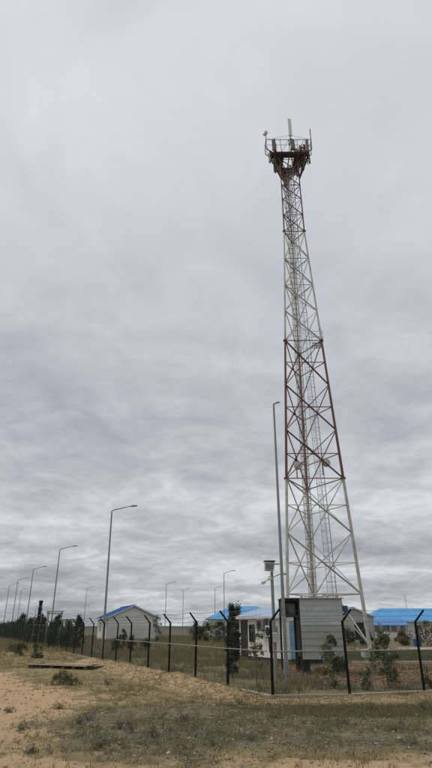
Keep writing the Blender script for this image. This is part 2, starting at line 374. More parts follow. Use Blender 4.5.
def build_ground():
    V = np.stack([XX.ravel(), YY.ravel(), ZZ.ravel()], 1); nx, ny = len(xs), len(ys)
    idx = np.arange(nx * ny).reshape(ny, nx)
    q = np.stack([idx[:-1, :-1].ravel(), idx[:-1, 1:].ravel(), idx[1:, 1:].ravel(), idx[1:, :-1].ravel()], 1)
    m = bpy.data.materials.new('steppe_soil'); m.use_nodes = True; nt = m.node_tree; nt.nodes.clear(); L = nt.links.new
    out = _n(nt, 'ShaderNodeOutputMaterial'); p = _n(nt, 'ShaderNodeBsdfPrincipled'); L(p.outputs[0], out.inputs[0]); p.inputs['Roughness'].default_value = .95; p.inputs['Specular IOR Level'].default_value = .1
    geo = _n(nt, 'ShaderNodeNewGeometry')
    def noise(sc, det=6, ro=.6):
        n = _n(nt, 'ShaderNodeTexNoise'); L(geo.outputs['Position'], n.inputs['Vector']); n.inputs['Scale'].default_value = sc; n.inputs['Detail'].default_value = det; n.inputs['Roughness'].default_value = ro; return n.outputs['Fac']
    def mix(f, a, b):
        x = _n(nt, 'ShaderNodeMix', data_type='RGBA')
        for s_, v in (('Factor', f), ('A', a), ('B', b)):
            if isinstance(v, tuple): x.inputs[s_].default_value = v + (1,)
            elif isinstance(v, float): x.inputs[s_].default_value = v
            else: L(v, x.inputs[s_])
        return x.outputs['Result']
    def mr(v, a, b, c=0., d=1.):
        x = _n(nt, 'ShaderNodeMapRange'); L(v, x.inputs['Value'])
        for n_, k in (('From Min', a), ('From Max', b), ('To Min', c), ('To Max', d)): x.inputs[n_].default_value = k
        return x.outputs[0]
    def mth(op, a, b):
        x = _n(nt, 'ShaderNodeMath', operation=op)
        for i, v in enumerate((a, b)):
            if isinstance(v, float): x.inputs[i].default_value = v
            else: L(v, x.inputs[i])
        return x.outputs[0]
    A = _n(nt, 'ShaderNodeAttribute', attribute_name='soil_a'); B = _n(nt, 'ShaderNodeAttribute', attribute_name='soil_b')
    sa = _n(nt, 'ShaderNodeSeparateColor'); L(A.outputs['Color'], sa.inputs[0]); sb = _n(nt, 'ShaderNodeSeparateColor'); L(B.outputs['Color'], sb.inputs[0])
    n_big, n_mid, n_fine, n_grit = noise(.12, 5), noise(.9, 7, .62), noise(5.5, 7, .7), noise(38, 3, .7)
    far = mix(mr(n_big, .35, .65), (.115, .108, .072), (.165, .148, .098))
    olive = mix(mr(n_mid, .35, .65), (.175, .148, .068), (.36, .282, .145))
    olive = mix(mr(n_fine, .42, .62, 0., .7), olive, (.38, .295, .18))
    def brk(mask, src, w=.9): return mr(mth('ADD', mask, mth('MULTIPLY', mth('SUBTRACT', src, .5), w * 2.4)), .38, .62)
    sand = mix(mr(n_fine, .3, .7), (.48, .325, .185), (.64, .455, .275)); sand = mix(mr(n_mid, .5, .75, 0., .55), sand, (.36, .265, .165))
    sand = mix(mr(n_grit, .56, .66, 0., .5), sand, (.23, .165, .11))
    grav = mix(mr(n_fine, .35, .65), (.115, .105, .06), (.25, .205, .125)); grav = mix(mr(n_grit, .58, .68, 0., .75), grav, (.40, .37, .32))
    grav = mix(mr(n_mid, .5, .68, 0., .75), grav, (.33, .26, .15))
    green = mix(mr(n_fine, .35, .65), (.065, .07, .032), (.13, .12, .062))
    straw = mix(mr(n_fine, .35, .65), (.27, .19, .10), (.60, .43, .25)); straw = mix(mr(n_grit, .55, .65, 0., .6), straw, (.16, .125, .075)); 
    red = mix(mr(n_fine, .35, .65), (.19, .125, .085), (.30, .20, .135))
    inn = mix(mr(n_fine, .35, .65), (.16, .14, .085), (.29, .24, .15)); inn = mix(mr(n_mid, .45, .7, 0., .8), inn, (.12, .115, .065))
    near = olive
    near = mix(brk(sb.outputs[2], n_mid, .1), near, inn)
    near = mix(brk(sb.outputs[1], n_mid), near, red)
    near = mix(brk(sa.outputs[2], n_fine), near, green)
    near = mix(brk(sa.outputs[0], n_mid), near, sand)
    near = mix(brk(sb.outputs[0], n_fine, 1.0), near, straw)
    near = mix(brk(sa.outputs[1], n_fine, 1.0), near, grav)
    sx = _n(nt, 'ShaderNodeSeparateXYZ'); L(geo.outputs['Position'], sx.inputs[0])
    col = mix(mr(sx.outputs['Y'], 60, 110), near, far); col = mix(mr(sx.outputs['Y'], 140, 600), col, (.075, .083, .066))
    L(col, p.inputs['Base Color'])
    hsum = mth('ADD', mth('MULTIPLY', n_fine, 1.), mth('MULTIPLY', n_grit, .45))
    bp = _n(nt, 'ShaderNodeBump'); L(hsum, bp.inputs['Height']); bp.inputs['Strength'].default_value = 1.0; bp.inputs['Distance'].default_value = .10; L(bp.outputs[0], p.inputs['Normal'])
    me = np_mesh('ground', V, q, m)
    sand_, grav_, green_, straw_, red_, inn_ = [a.ravel() for a in soils(XX, YY)]
    for nm, tr in (('soil_a', (sand_, grav_, green_)), ('soil_b', (straw_, red_, inn_))):
        at = me.attributes.new(nm, 'FLOAT_COLOR', 'POINT')
        at.data.foreach_set('color', np.stack([*tr, np.ones_like(sand_)], 1).astype(np.float32).ravel())
    me.polygons.foreach_set('use_smooth', [True] * len(me.polygons))
    tag(link('ground', me), 'dry steppe ground of sandy soil, gravel and sparse grass', kind='structure')
build_ground()

def strip(name, pts, w, z0, z1, mat, label):          # a kerb of mitred box pieces along a line
    mb = MB(); left, right = [], []
    for i, p in enumerate(pts):
        d = ((pts[min(i + 1, len(pts) - 1)] - pts[i]).normalized() + (pts[i] - pts[max(i - 1, 0)]).normalized()).normalized()
        nrm = Vector((-d.y, d.x, 0)); left.append(p + nrm * w / 2); right.append(p - nrm * w / 2)
    n = len(pts); P = []
    for k in range(n):
        P += [(*left[k][:2], z0), (*right[k][:2], z0), (*right[k][:2], z1), (*left[k][:2], z1)]
    fs = [(k * 4 + a, k * 4 + (a + 1) % 4, k * 4 + 4 + (a + 1) % 4, k * 4 + 4 + a) for k in range(n - 1) for a in range(4)] + [(3, 2, 1, 0), tuple((n - 1) * 4 + a for a in range(4))]
    mb.add(P, fs); o = mb.build(name, mat); tag(o, label, kind='structure'); return o
strip('kerb', [F0 + FD * t for t in np.linspace(F_SP * F_COUNT, 0, 90)] + [Vector(p) for p in RP[1:]] + [Vector((20, 24.7, 0))], (.10), -.2, .005, M['kerb'], 'pale concrete kerb running under the wire fence')
strip('lawn_kerb', [Vector((7.6, 33.4, 0)), Vector((20, 34.1, 0)), Vector((40, 35.2, 0))], .3, -.1, .10, M['concrete'], 'pale kerb along the front edge of the green lawn')
mb = MB(); mb.add([(7.6, 50.5, .024), (60, 50.5, .024), (60, 57, .024), (7.0, 57, .024)], [(0, 1, 2, 3)]); tag(mb.build('path', M['path']), 'pinkish paved path beyond the lawn', kind='structure')
lm = material('lawn_soil', (.125, .125, .06), .95, 0, .3, 3, (.12, .11, .05), .7, .8, coords='Object')
mb = MB(); mb.add([(7.8, 33.6, .016), (40, 35.4, .016), (60, 50.4, .016), (7.8, 50.4, .016)], [(0, 1, 2, 3)]); tag(mb.build('lawn', lm), 'green lawn behind the mast', kind='structure')

# ------------------------------------------------------------------ the mast
TX, TY = 7.42, 40.6
def tw(z): return 5.45 - .0986 * z if z < 36 else 1.90 - .012 * (z - 36)
SQ3 = math.sqrt(3)
def legp(i, z, out=0.0):
    """leg axis at height z: 0 left front, 1 right front, 2 back; relative to the mast's foot"""
    w = tw(z) + out
    return Vector([(-w / 2, -w / (2 * SQ3), z), (w / 2, -w / (2 * SQ3), z), (0, w / SQ3, z)][i])
def build_tower():
    t = empty('lattice_mast', (TX, TY, 0), 0, 'tall three-legged red and white lattice telecom mast with antenna platform on top', 'mast')
    paint = lambda z: M['white_paint'] if z < 12 or 24 <= z < 36 else M['red_paint']
    rad = lambda z: .125 - .0016 * z
    lv = [.35, 3.9, 8.0, 12, 15.9, 19.8, 24, 27.0, 29.8, 32.8, 36, 38.0, 40, 41.8, 43.5, 45.3]
    for i in range(3):
        for a, b in ((.35, 12), (12, 24), (24, 36), (36, 45.3)):
            MB().tube(legp(i, a), legp(i, b), rad(a), rad(b), 12).build('leg', paint(a), t, True)
        for z in (12, 24, 36):
            MB().tube(legp(i, z - .06), legp(i, z + .06), rad(z) + .085, None, 12).build('leg_flange', M['red_paint'] if z != 36 else M['dark_steel'], t)
        f = legp(i, 0); MB().bbox((f.x, f.y, .12), (1.1, 1.1, .75), .04).build('foundation_block', M['concrete'], t)
        MB().box((f.x, f.y, .52), (.5, .5, .04)).build('base_plate', M['white_paint'], t)
    for k in range(len(lv) - 1):
        a, b = lv[k], lv[k + 1]; m = paint(a); mid = (a + b) / 2; low = b <= 24.01
        w = .085 if low else (.07 if b <= 36 else .055)
        for i, j in ((0, 1), (1, 2), (2, 0)):
            if k == 0:                               # foot panel: inverted V to the middle of the first girt
                c = (legp(i, b) + legp(j, b)) / 2
                MB().tube(legp(i, a + .4), c, .05, None, 8).build('diagonal_brace', m, t); MB().tube(legp(j, a + .4), c, .05, None, 8).build('diagonal_brace', m, t)
                MB().tube(legp(i, b), legp(j, b), .045, None, 8).build('horizontal_brace', m, t)
                continue
            c = (legp(i, mid) + legp(j, mid)) / 2; out = Vector((c.x, c.y, 0)).normalized() * .05
            MB().angle(legp(i, b) + out, legp(j, a) + out, w * 1.15, .012).build('diagonal_brace', m, t)
            MB().angle(legp(j, b) - out * .6, legp(i, a) - out * .6, w * .8, .010).build('diagonal_brace', m, t)
            if low: MB().angle(legp(i, mid), legp(j, mid), w * .9, .012, .8).build('horizontal_brace', m, t)
            if b in (12, 24, 36, 29.8, 32.8, 38.0, 41.8, 45.3): MB().angle(legp(i, b), legp(j, b), w, .012, .8).build('horizontal_brace', m if b in (29.8, 32.8, 38.0, 41.8) else M['red_paint'] , t)
            if k in (3, 4):                          # gusset plates where the braces cross
                MB().box((c.x + out.x, c.y + out.y, mid), (.22, .03, .22), math.atan2(legp(j, a).y - legp(i, a).y, legp(j, a).x - legp(i, a).x)).build('gusset_plate', m, t)
    # cable rack up the inside of the back leg
    def rackp(z, s): 
        q = legp(2, z); return Vector((q.x + s - .12, q.y - .42, z))
    for s in (-.3, .3):
        MB().tube(rackp(.6, s), rackp(35.9, s), .03, None, 6).build('cable_rack_rail', M['white_paint'], t); MB().tube(rackp(36, s), rackp(45.2, s), .025, None, 6).build('cable_rack_rail', M['red_paint'], t)
    mb = MB()
    for z in np.arange(.9, 45.1, .55): mb.angle(rackp(z, -.3), rackp(z, .3), .045, .008)
    tag(mb.build('cable_rack_rungs', M['white_paint'], t), kind='stuff')
    for s in (-.2, -.1, 0.02, .12, .21):
        r = random.uniform(.018, .03); top = random.choice((45, 45, 43.5))
        MB().path([rackp(z, s + .02 * math.sin(z * 1.7 + s * 30)) + Vector((0, -.06, 0)) for z in np.arange(.7, top, 1.5)], r, 6).build('feeder_cable', M['cable'], t)
    # caged ladder up the face between the right and the back leg
    def ladp(z, s, o):
        a, b = legp(1, z), legp(2, z); d = (b - a).normalized(); n = Vector((-d.y, d.x, 0)); c = (a + b) / 2
        return c + d * s + n * (o + .12)
    for s in (-.2, .2): MB().path([ladp(z, s, 0) for z in (1.0, 12, 24, 36, 45.2)], .024, 6).build('ladder_rail', M['galv'], t)
    mb = MB()
    for z in np.arange(1.3, 45, .35): mb.tube(ladp(z, -.2, 0), ladp(z, .2, 0), .011, None, 5)
    tag(mb.build('ladder_rungs', M['galv'], t), kind='stuff')
    mb = MB()
    for z in np.arange(3.0, 44.5, .9):
        mb.path([ladp(z, -.34 * math.cos(q) if True else 0, .62 * math.sin(q)) for q in np.linspace(0, math.pi, 9)], .015, 4)
    tag(mb.build('ladder_cage_hoops', M['galv'], t), kind='stuff')
    for q in np.linspace(.25, math.pi - .25, 5):
        MB().path([ladp(z, -.34 * math.cos(q), .62 * math.sin(q)) for z in (3.0, 12, 24, 36, 44.3)], .012, 4).build('ladder_cage_strap', M['galv'], t)
    # rest platforms beside the ladder
    for z in (24.05,):
        c = ladp(z, -.35, -.25)
        g_ = MB()
        for q in np.arange(-.4, .41, .1): g_.box((c.x + .25 + q, c.y - .15, z), (.035, .9, .04))
        for q in (-.45, 0, .45): g_.box((c.x + .25, c.y - .15 + q, z - .04), (.86, .05, .04))
        rp = g_.build('rest_platform', M['galv'], t)
        if z > 20:
            r = MB()
            P = [Vector((c.x + .25 + a, c.y - .15 + b, z)) for a, b in ((-.48, -.53), (.48, -.53), (.48, .53), (-.48, .53))]
            for q in range(4):
                r.tube(P[q], P[q] + Vector((0, 0, 1.1)), .02, None, 5)
                if q < 3:
                    for h in (.55, 1.1): r.tube(P[q] + Vector((0, 0, h)), P[q + 1] + Vector((0, 0, h)), .018, None, 5)
            r.build('guard_rail', M['galv'], rp)
    # microwave dishes above the first splice
    def dish(p, ax, rr, mount):
        ax = Vector(ax).normalized(); p = Vector(p)
        d = MB().lathe(p, ax, [(-.16, .07), (-.12, .16), (-.06, rr * .8), (0, rr), (.16, rr), (.19, rr * .96), (.21, rr * .6)], 20).build('microwave_dish', M['ant_dark'], t, True)
        MB().lathe(p, ax, [(.205, rr * .93), (.225, rr * .75), (.235, .02)], 20).build('radome', M['ac'], d, True)
        MB().tube(p - ax * .14, mount, .035, None, 6).build('bracket', M['dark_steel'], d)
    for x, ax in ((298, (-.15, -1, -.1)), (326, (.25, -1, -.05))):
        q = AT(x, 466 if x < 310 else 463, 40.6) - Vector((TX, TY, 0))
        near = (legp(0, q.z) + legp(2, q.z)) / 2 if x < 310 else (legp(1, q.z) + legp(2, q.z)) / 2
        dish(q, ax, .31, near)
        MB().tube(near + Vector((0, 0, -.8)), near + Vector((0, 0, .9)), .045, None, 8).build('antenna_pipe', M['red_paint'], t)
    # ---- top platform: a triangle like the mast, its long edge to the front, sides closing to a back corner
    zf, zr, fy, by = 45.3, 47.25, -1.35, 2.2
    V3 = lambda x, y, z: Vector((x, y, z))
    inr = [V3(-1.62, fy, zf), V3(1.62, fy, zf), V3(1.95, fy + .5, zf), V3(.3, by, zf), V3(-.3, by, zf), V3(-1.95, fy + .5, zf)]
    top = [V3(-2.3, fy + .1, zr), V3(2.3, fy + .1, zr), V3(2.35, fy + .75, zr), V3(.4, by + .25, zr), V3(-.4, by + .25, zr), V3(-2.35, fy + .75, zr)]
    mid_ = [V3(p.x, p.y, zf + .6) for p in top]
    up = lambda h: Vector((0, 0, h))
    for i in range(6):
        j = (i + 1) % 6
        MB().angle(inr[i], inr[j], .15, .025).build('floor_beam', M['dark_red'], t)
        MB().tube(inr[i], mid_[i], .05, None, 6).build('outrigger', M['dark_red'], t)
        MB().tube(mid_[i], top[i] + up(.05), .04, None, 6).build('rail_post', M['red_paint'], t)
        MB().tube(top[i], top[j], .032, None, 6).build('hand_rail', M['dark_red'], t)
        MB().tube(mid_[i].lerp(top[i], .45), mid_[j].lerp(top[j], .45), .02, None, 6).build('knee_rail', M['red_paint'], t)
    for i, k in ((0, 0), (1, 1), (2, 1), (3, 2), (4, 2), (5, 0)): MB().angle(legp(k, 42.6), inr[i], .1, .014).build('platform_strut', M['dark_red'], t)
    for x in (-.8, 0, .8):
        MB().tube(V3(x, fy, zf), V3(x * 1.1, fy + .1, zr), .028, None, 6).build('rail_post', M['red_paint'], t)
        MB().tube(V3(x, fy, zf + .1), V3(x + .8, fy + .1, zr), .02, None, 6).build('rail_brace', M['red_paint'], t)
    g = MB()
    for y in np.arange(fy + .1, by - .1, .14):
        hw = 1.9 - max(0, (y - fy - .5)) / (by - fy - .5) * 1.6 - .06
        if -.55 < y < .7 and hw > .55:
            for sg in (-1, 1): g.box((sg * (hw + .5) / 2, y, zf + .09), (hw - .5, .10, .05))
        else: g.box((0, y, zf + .09), (2 * hw, .10, .05))
    tag(g.build('floor_grating', M['dark_steel'], t), kind='stuff')
    for x in (-1.0, 0, 1.0): MB().angle((x, fy, zf), (x * .6, 1.0 if x else by, zf), .11, .018).build('floor_joist', M['red_paint'], t)
    # sector antennas on stand-off pipes: two flanks, back corner, right front; radio units behind them
    for x, y, a, z0, ln in ((-1.75, -.75, 200, 44.6, 1.3), (-1.5, -1.3, 250, 45.5, 1.5), (1.7, -1.25, 300, 45.4, 1.6), (1.85, -.75, 340, 44.5, 1.5), (1.35, .1, 20, 44.5, 1.5), (.95, .8, 25, 44.5, 1.5), (-1.15, .4, 150, 44.6, 1.4), (.0, 2.25, 90, 44.6, 1.5)):
        u = Vector((math.cos(R(a)), math.sin(R(a)), 0)); c = Vector((x, y, 0))
        MB().tube(c + up(z0 - .15), c + up(z0 + ln + .3), .045, None, 8).build('antenna_pipe', M['dark_steel'], t)
        o = MB().bbox((x + u.x * .2, y + u.y * .2, z0 + ln / 2), (.17, .36, ln), .03, R(a)).build('sector_antenna', M['ant_dark'], t)
        for z in (z0 + .3, z0 + ln - .3): MB().tube(c + up(z), c + u * .16 + up(z), .03, None, 6).build('bracket', M['dark_steel'], o)
        c2 = c - u * .26
        for z in (.4, 1.1): MB().bbox((c2.x, c2.y, z0 + z), (.22, .32, .5), .02, R(a)).build('radio_unit', M['equip'], t)
        MB().path([c2 + up(z0 + .2), c2 * .85 + up(z0 - .35), c2 * .5 + up(z0 - .8), Vector((0, .4, z0 - 1.3))], .035, 6).build('jumper_cable', M['equip'], t)
    # central pole with the tall white antenna and its stays
    ax, ay = .42, -.1
    MB().tube((ax, ay, zf), (ax, ay, 50.3), .06, None, 8).build('centre_pole', M['dark_steel'], t)
    o = MB().bbox((ax, ay - .18, 50.15), (.36, .2, 2.5), .04, .2).build('panel_antenna', M['ant_white'], t); tag(o, 'tall white panel antenna standing above the platform')
    for z in (49.2, 50.2): MB().tube((ax, ay, z), (ax, ay - .12, z), .035, None, 6).build('bracket', M['dark_steel'], o)
    for p, s_ in (((ax + .1, ay + .1, 48.3), (.55, .4, .7)), ((ax + .15, ay - .1, 47.4), (.5, .3, .7)), ((-.3, .1, 46.6), (.35, .3, .6)), ((.9, -.3, 46.5), (.4, .35, .8)), ((1.2, -.9, 46.3), (.35, .3, .7))): MB().bbox(p, s_, .03, .4).build('radio_unit', M['equip'], t)
    for q in (0, 1, 3): MB().tube((ax, ay, 49.2), top[q], .012, None, 5).build('stay_wire', M['dark_steel'], t)
    for i, hh in ((0, .95), (1, 1.1)): MB().tube(top[i] + up(-.9), top[i] + up(hh), .04, None, 6).build('corner_pole', M['dark_steel'], t)
    q = top[0] + Vector((-.03, -.12, .7)); o = MB().lathe(q, (-.6, -.8, 0), [(-.12, .08), (-.05, .2), (0, .27), (.16, .27), (.2, .2)], 16).build('microwave_dish', M['ac'], t, True)
    MB().tube(q, top[0] + up(.7), .04, None, 6).build('bracket', M['dark_steel'], o)
    MB().tube(top[1] + up(.7), top[1] + up(1.5), .055, None, 8).build('whip_antenna', M['equip'], t)
build_tower()

# ------------------------------------------------------------------ fences
panel_me = {}
def panel_mesh(length):
    k = round(length, 2)
    if k not in panel_me:
        mb = MB(); r = .0020; n = int(length / .065)
        for i in range(n + 1):
            x = .03 + (length - .06) * i / n; mb.tube((x, 0, .12), (x, 0, 1.92), r, None, 3, False)
        for z in (.14, .34, .54, .74, .94, 1.14, 1.34, 1.54, 1.74, 1.9): mb.tube((.02, .006, z), (length - .02, .006, z), r * 1.15, None, 3, False)
        panel_me[k] = mb.mesh('mesh_panel', M['wire'])
    return panel_me[k]
post_me = MB().box((0, 0, 1.0), (.068, .068, 2.1)).mesh('post', M['fence_green'])
arm_me = MB().tube((0, 0, 2.03), (0, -.33, 2.40), .036, .032, 8).mesh('angled_arm', M['fence_green'])
def fence(root, pts, arm_dir, jit, skip_first=False, rail=(.021, 'pale_pipe', 99)):
    """arm_dir: where the angled tops lean"""
    az = math.atan2(arm_dir.y, arm_dir.x) + math.pi / 2
    tips = []
    for i, p in enumerate(pts):
        a = az + random.uniform(-jit, jit)
        tips.append([p + Vector((math.sin(a) * .33 * k, -math.cos(a) * .33 * k, 2.03 + .37 * k)) for k in (.1, .55, .97)])
        if skip_first and i == 0: continue
        o = link('post', post_me, root, p); o.rotation_euler = (random.uniform(-.022, .022), random.uniform(-.022, .022), a)
        link('angled_arm', arm_me, o)
    for i, (a, b) in enumerate(zip(pts, pts[1:])):
        d = b - a; pn = link('mesh_panel', panel_mesh(d.length), root, a + Vector((0, 0, .0))); pn.rotation_euler.z = math.atan2(d.y, d.x)
        nrm = Vector((-d.y, d.x, 0)).normalized() * .05
        if i < rail[2]: MB().tube(a + nrm + Vector((0, 0, 1.18 + random.uniform(-.015, .015))), b + nrm + Vector((0, 0, 1.18 + random.uniform(-.015, .015))), rail[0], None, 6).build('mid_rail', M[rail[1]], root)
    for k in range(3):
        w = MB()
        pl = []
        for a, b in zip(tips, tips[1:]):
            for q in (0, .25, .5, .75): pl.append(a[k].lerp(b[k], q) + Vector((0, 0, -.05 * math.sin(q * math.pi))))
        pl.append(tips[-1][k]); w.path(pl, .006, 4)
        for a, b in list(zip(pl, pl[1:]))[:120]:
            for q in (.2, .5, .8):
                c = a.lerp(b, q); w.tube(c + Vector((0, 0, -.03)), c + Vector((.01, 0, .03)), .004, None, 3, False)
        w.build('barbed_wire', M['barbed'], root)
long_f = empty('wire_fence', F0, 0, 'long dark wire mesh fence with angled post tops running past the white gabled building', 'fence')
fence(long_f, [FD * (F_SP * i) + FD * (0 if i == 0 else random.uniform(-.06, .06)) for i in range(F_COUNT)], FN, .12, True, (.017, 'dull_pipe', 6))
short_f = empty('wire_fence', RP[0], 0, 'short wire mesh fence run in front of the metal enclosure with post tops leaning sideways', 'fence')
fence(short_f, [p - RP[0] + (Vector((.09, .02, 0)) if i == 0 else Vector((0, 0, 0))) for i, p in enumerate(RP)], Vector((.85, -.5, 0)).normalized(), .06)

# ------------------------------------------------------------------ equipment shelter (white, low roof)
def build_shelter():
    ang = math.atan2(-FD.y, -FD.x)                    # local +x runs along the fence towards the camera
    loc = G(240, 659.3); Ln, Wd, Hh = 5.6, 2.4, 2.42
    s = empty('equipment_shelter', (loc.x, loc.y, 0), ang, 'small white equipment shelter with pale blue roof beside the metal enclosure', 'shelter')
    # local: x 0..Ln along the long wall, y 0..Wd away (to the right), long wall at y=0 faces the fence
    MB().box((Ln / 2, Wd / 2, .1), (Ln - .1, Wd - .1, .32)).build('plinth', M['dark_steel'], s)
    mb = MB(); n = 5
    for i in range(n):                                # wall panels with open joints
        w = Ln / n; lo, hi = i * w + .004, (i + 1) * w - .004
        if i == 0: continue
        if i == 1:
            x0, x1, z0, z1 = lo + .25, lo + .85, 1.05, 1.95
            for a in ((lo, x0, .24, 2.42), (x1, hi, .24, 2.42), (x0, x1, .24, z0), (x0, x1, z1, 2.42)):
                pass
            m = MB()
            m.box(((lo + x0) / 2, .04, 1.33), (x0 - lo, .08, 2.18)); m.box(((x1 + hi) / 2, .04, 1.33), (hi - x1, .08, 2.18)); m.box(((x0 + x1) / 2, .04, (.24 + z0) / 2), (x1 - x0, .08, z0 - .24)); m.box(((x0 + x1) / 2, .04, (z1 + 2.42) / 2), (x1 - x0, .08, 2.42 - z1))
            m.build('wall_panel', M['shelter'], s)
            win = MB(); cx, cz = (x0 + x1) / 2, (z0 + z1) / 2
            for d in (-1, 1): win.box((cx + d * .29, .0, cz), (.07, .12, .96)); win.box((cx, .0, cz + d * .45), (.54, .12, .07))
            win.box((cx, .01, cz), (.04, .08, .84))
            wf = win.build('window', M['frame_dark'], s); MB().box((cx, .05, cz), (.56, .012, .86)).build('pane', M['glass'], wf)
            continue
        MB().box(((lo + hi) / 2, .04, 1.33), (hi - lo, .08, 2.18)).build('wall_panel', M['shelter'], s)
    # door bay
    MB().box((.07, .04, 1.33), (.13, .08, 2.18)).build('wall_panel', M['shelter'], s); MB().box((.63, .04, 2.33), (.98, .078, .18)).build('wall_panel', M['shelter'], s)
    d = MB().box((.625, .05, 1.24), (.95, .06, 1.98)).build('door', M['door_dark'], s); MB().tube((.98, -.02, 1.15), (.98, -.02, 1.35), .015, None, 6).build('handle', M['galv'], d)
    # the other three walls
    MB().box((Ln - .04, .15, 1.33), (.08, .14, 2.18)).build('wall_panel', M['shelter'], s); MB().box((Ln - .04, 1.615, 1.33), (.08, 1.39, 2.18)).build('wall_panel', M['shelter'], s)
    MB().box((.04, Wd / 2 + .04, 1.33), (.08, Wd - .1, 2.18)).build('wall_panel', M['shelter'], s)
    MB().box((Ln / 2, Wd - .04, 1.33), (Ln - .17, .08, 2.18)).build('wall_panel', M['shelter'], s)
    bd = MB().box((Ln - .02, .57, 1.2), (.07, .69, 1.9)).build('door', M['blue_paint'], s); bd['label'] = 'faded blue door in the end wall'
    MB().box((Ln - .04, .57, 2.29), (.08, .69, .26)).build('wall_panel', M['shelter'], s)
    MB().tube((Ln + .04, .82, 1.15), (Ln + .04, .82, 1.32), .015, None, 6).build('handle', M['galv'], bd)
    # low gable roof of ribbed sheet
    zr = 2.86; ov = .22
    for side in (0, 1):
        y0, y1 = (-ov, Wd / 2) if side == 0 else (Wd + ov, Wd / 2)
        sl = (zr - 2.44) / (Wd / 2); ze = 2.44 - ov * sl
        m = MB(); m.prism([(-ov, y0, ze), (-ov, y1, zr), (-ov, y1, zr + .05), (-ov, y0, ze + .05)], (Ln + 2 * ov, 0, 0))
        r = m.build('roof_slope', M['blue_white'], s)
        rb = MB()
        for x in np.arange(-ov + .15, Ln + ov, .35): rb.prism([(x, y0, ze + .05), (x, y1, zr + .05), (x, y1, zr + .08), (x, y0, ze + .08)], (.05, 0, 0))
        tag(rb.build('roof_ribs', M['blue_white'], r), kind='stuff')
    for x in (.02, Ln - .1): MB().prism([(x, .03, 2.425), (x, Wd - .03, 2.425), (x, Wd / 2, zr - .02)], (.08, 0, 0)).build('gable', M['shelter'], s)
    MB().box((Ln / 2, -ov - .02, 2.36), (Ln + 2 * ov, .03, .12)).build('eave_trim', M['ac'], s)
    # two air conditioners on the long wall
    for x, z in ((3.25, 1.98), (4.25, 1.62)):
        a = MB().bbox((x, -.2, z), (.85, .30, .6), .03).build('air_conditioner', M['ac' if x > 4 else 'equip'], s)
        MB().lathe((x - .1, -.35, z), (0, -1, 0), [(0, .24), (.012, .24), (.02, .2)], 18).build('fan_grille', M['dark_void'], a)
        for dx in (-.3, .3): MB().box((x + dx, -.18, z - .33), (.04, .4, .04)).build('bracket', M['dark_steel'], a)
    MB().path([(3.7, -.05, 1.7), (3.75, -.05, 1.2), (3.78, -.04, .5)], .03, 6).build('drain_pipe', M['dark_steel'], s)
build_shelter()

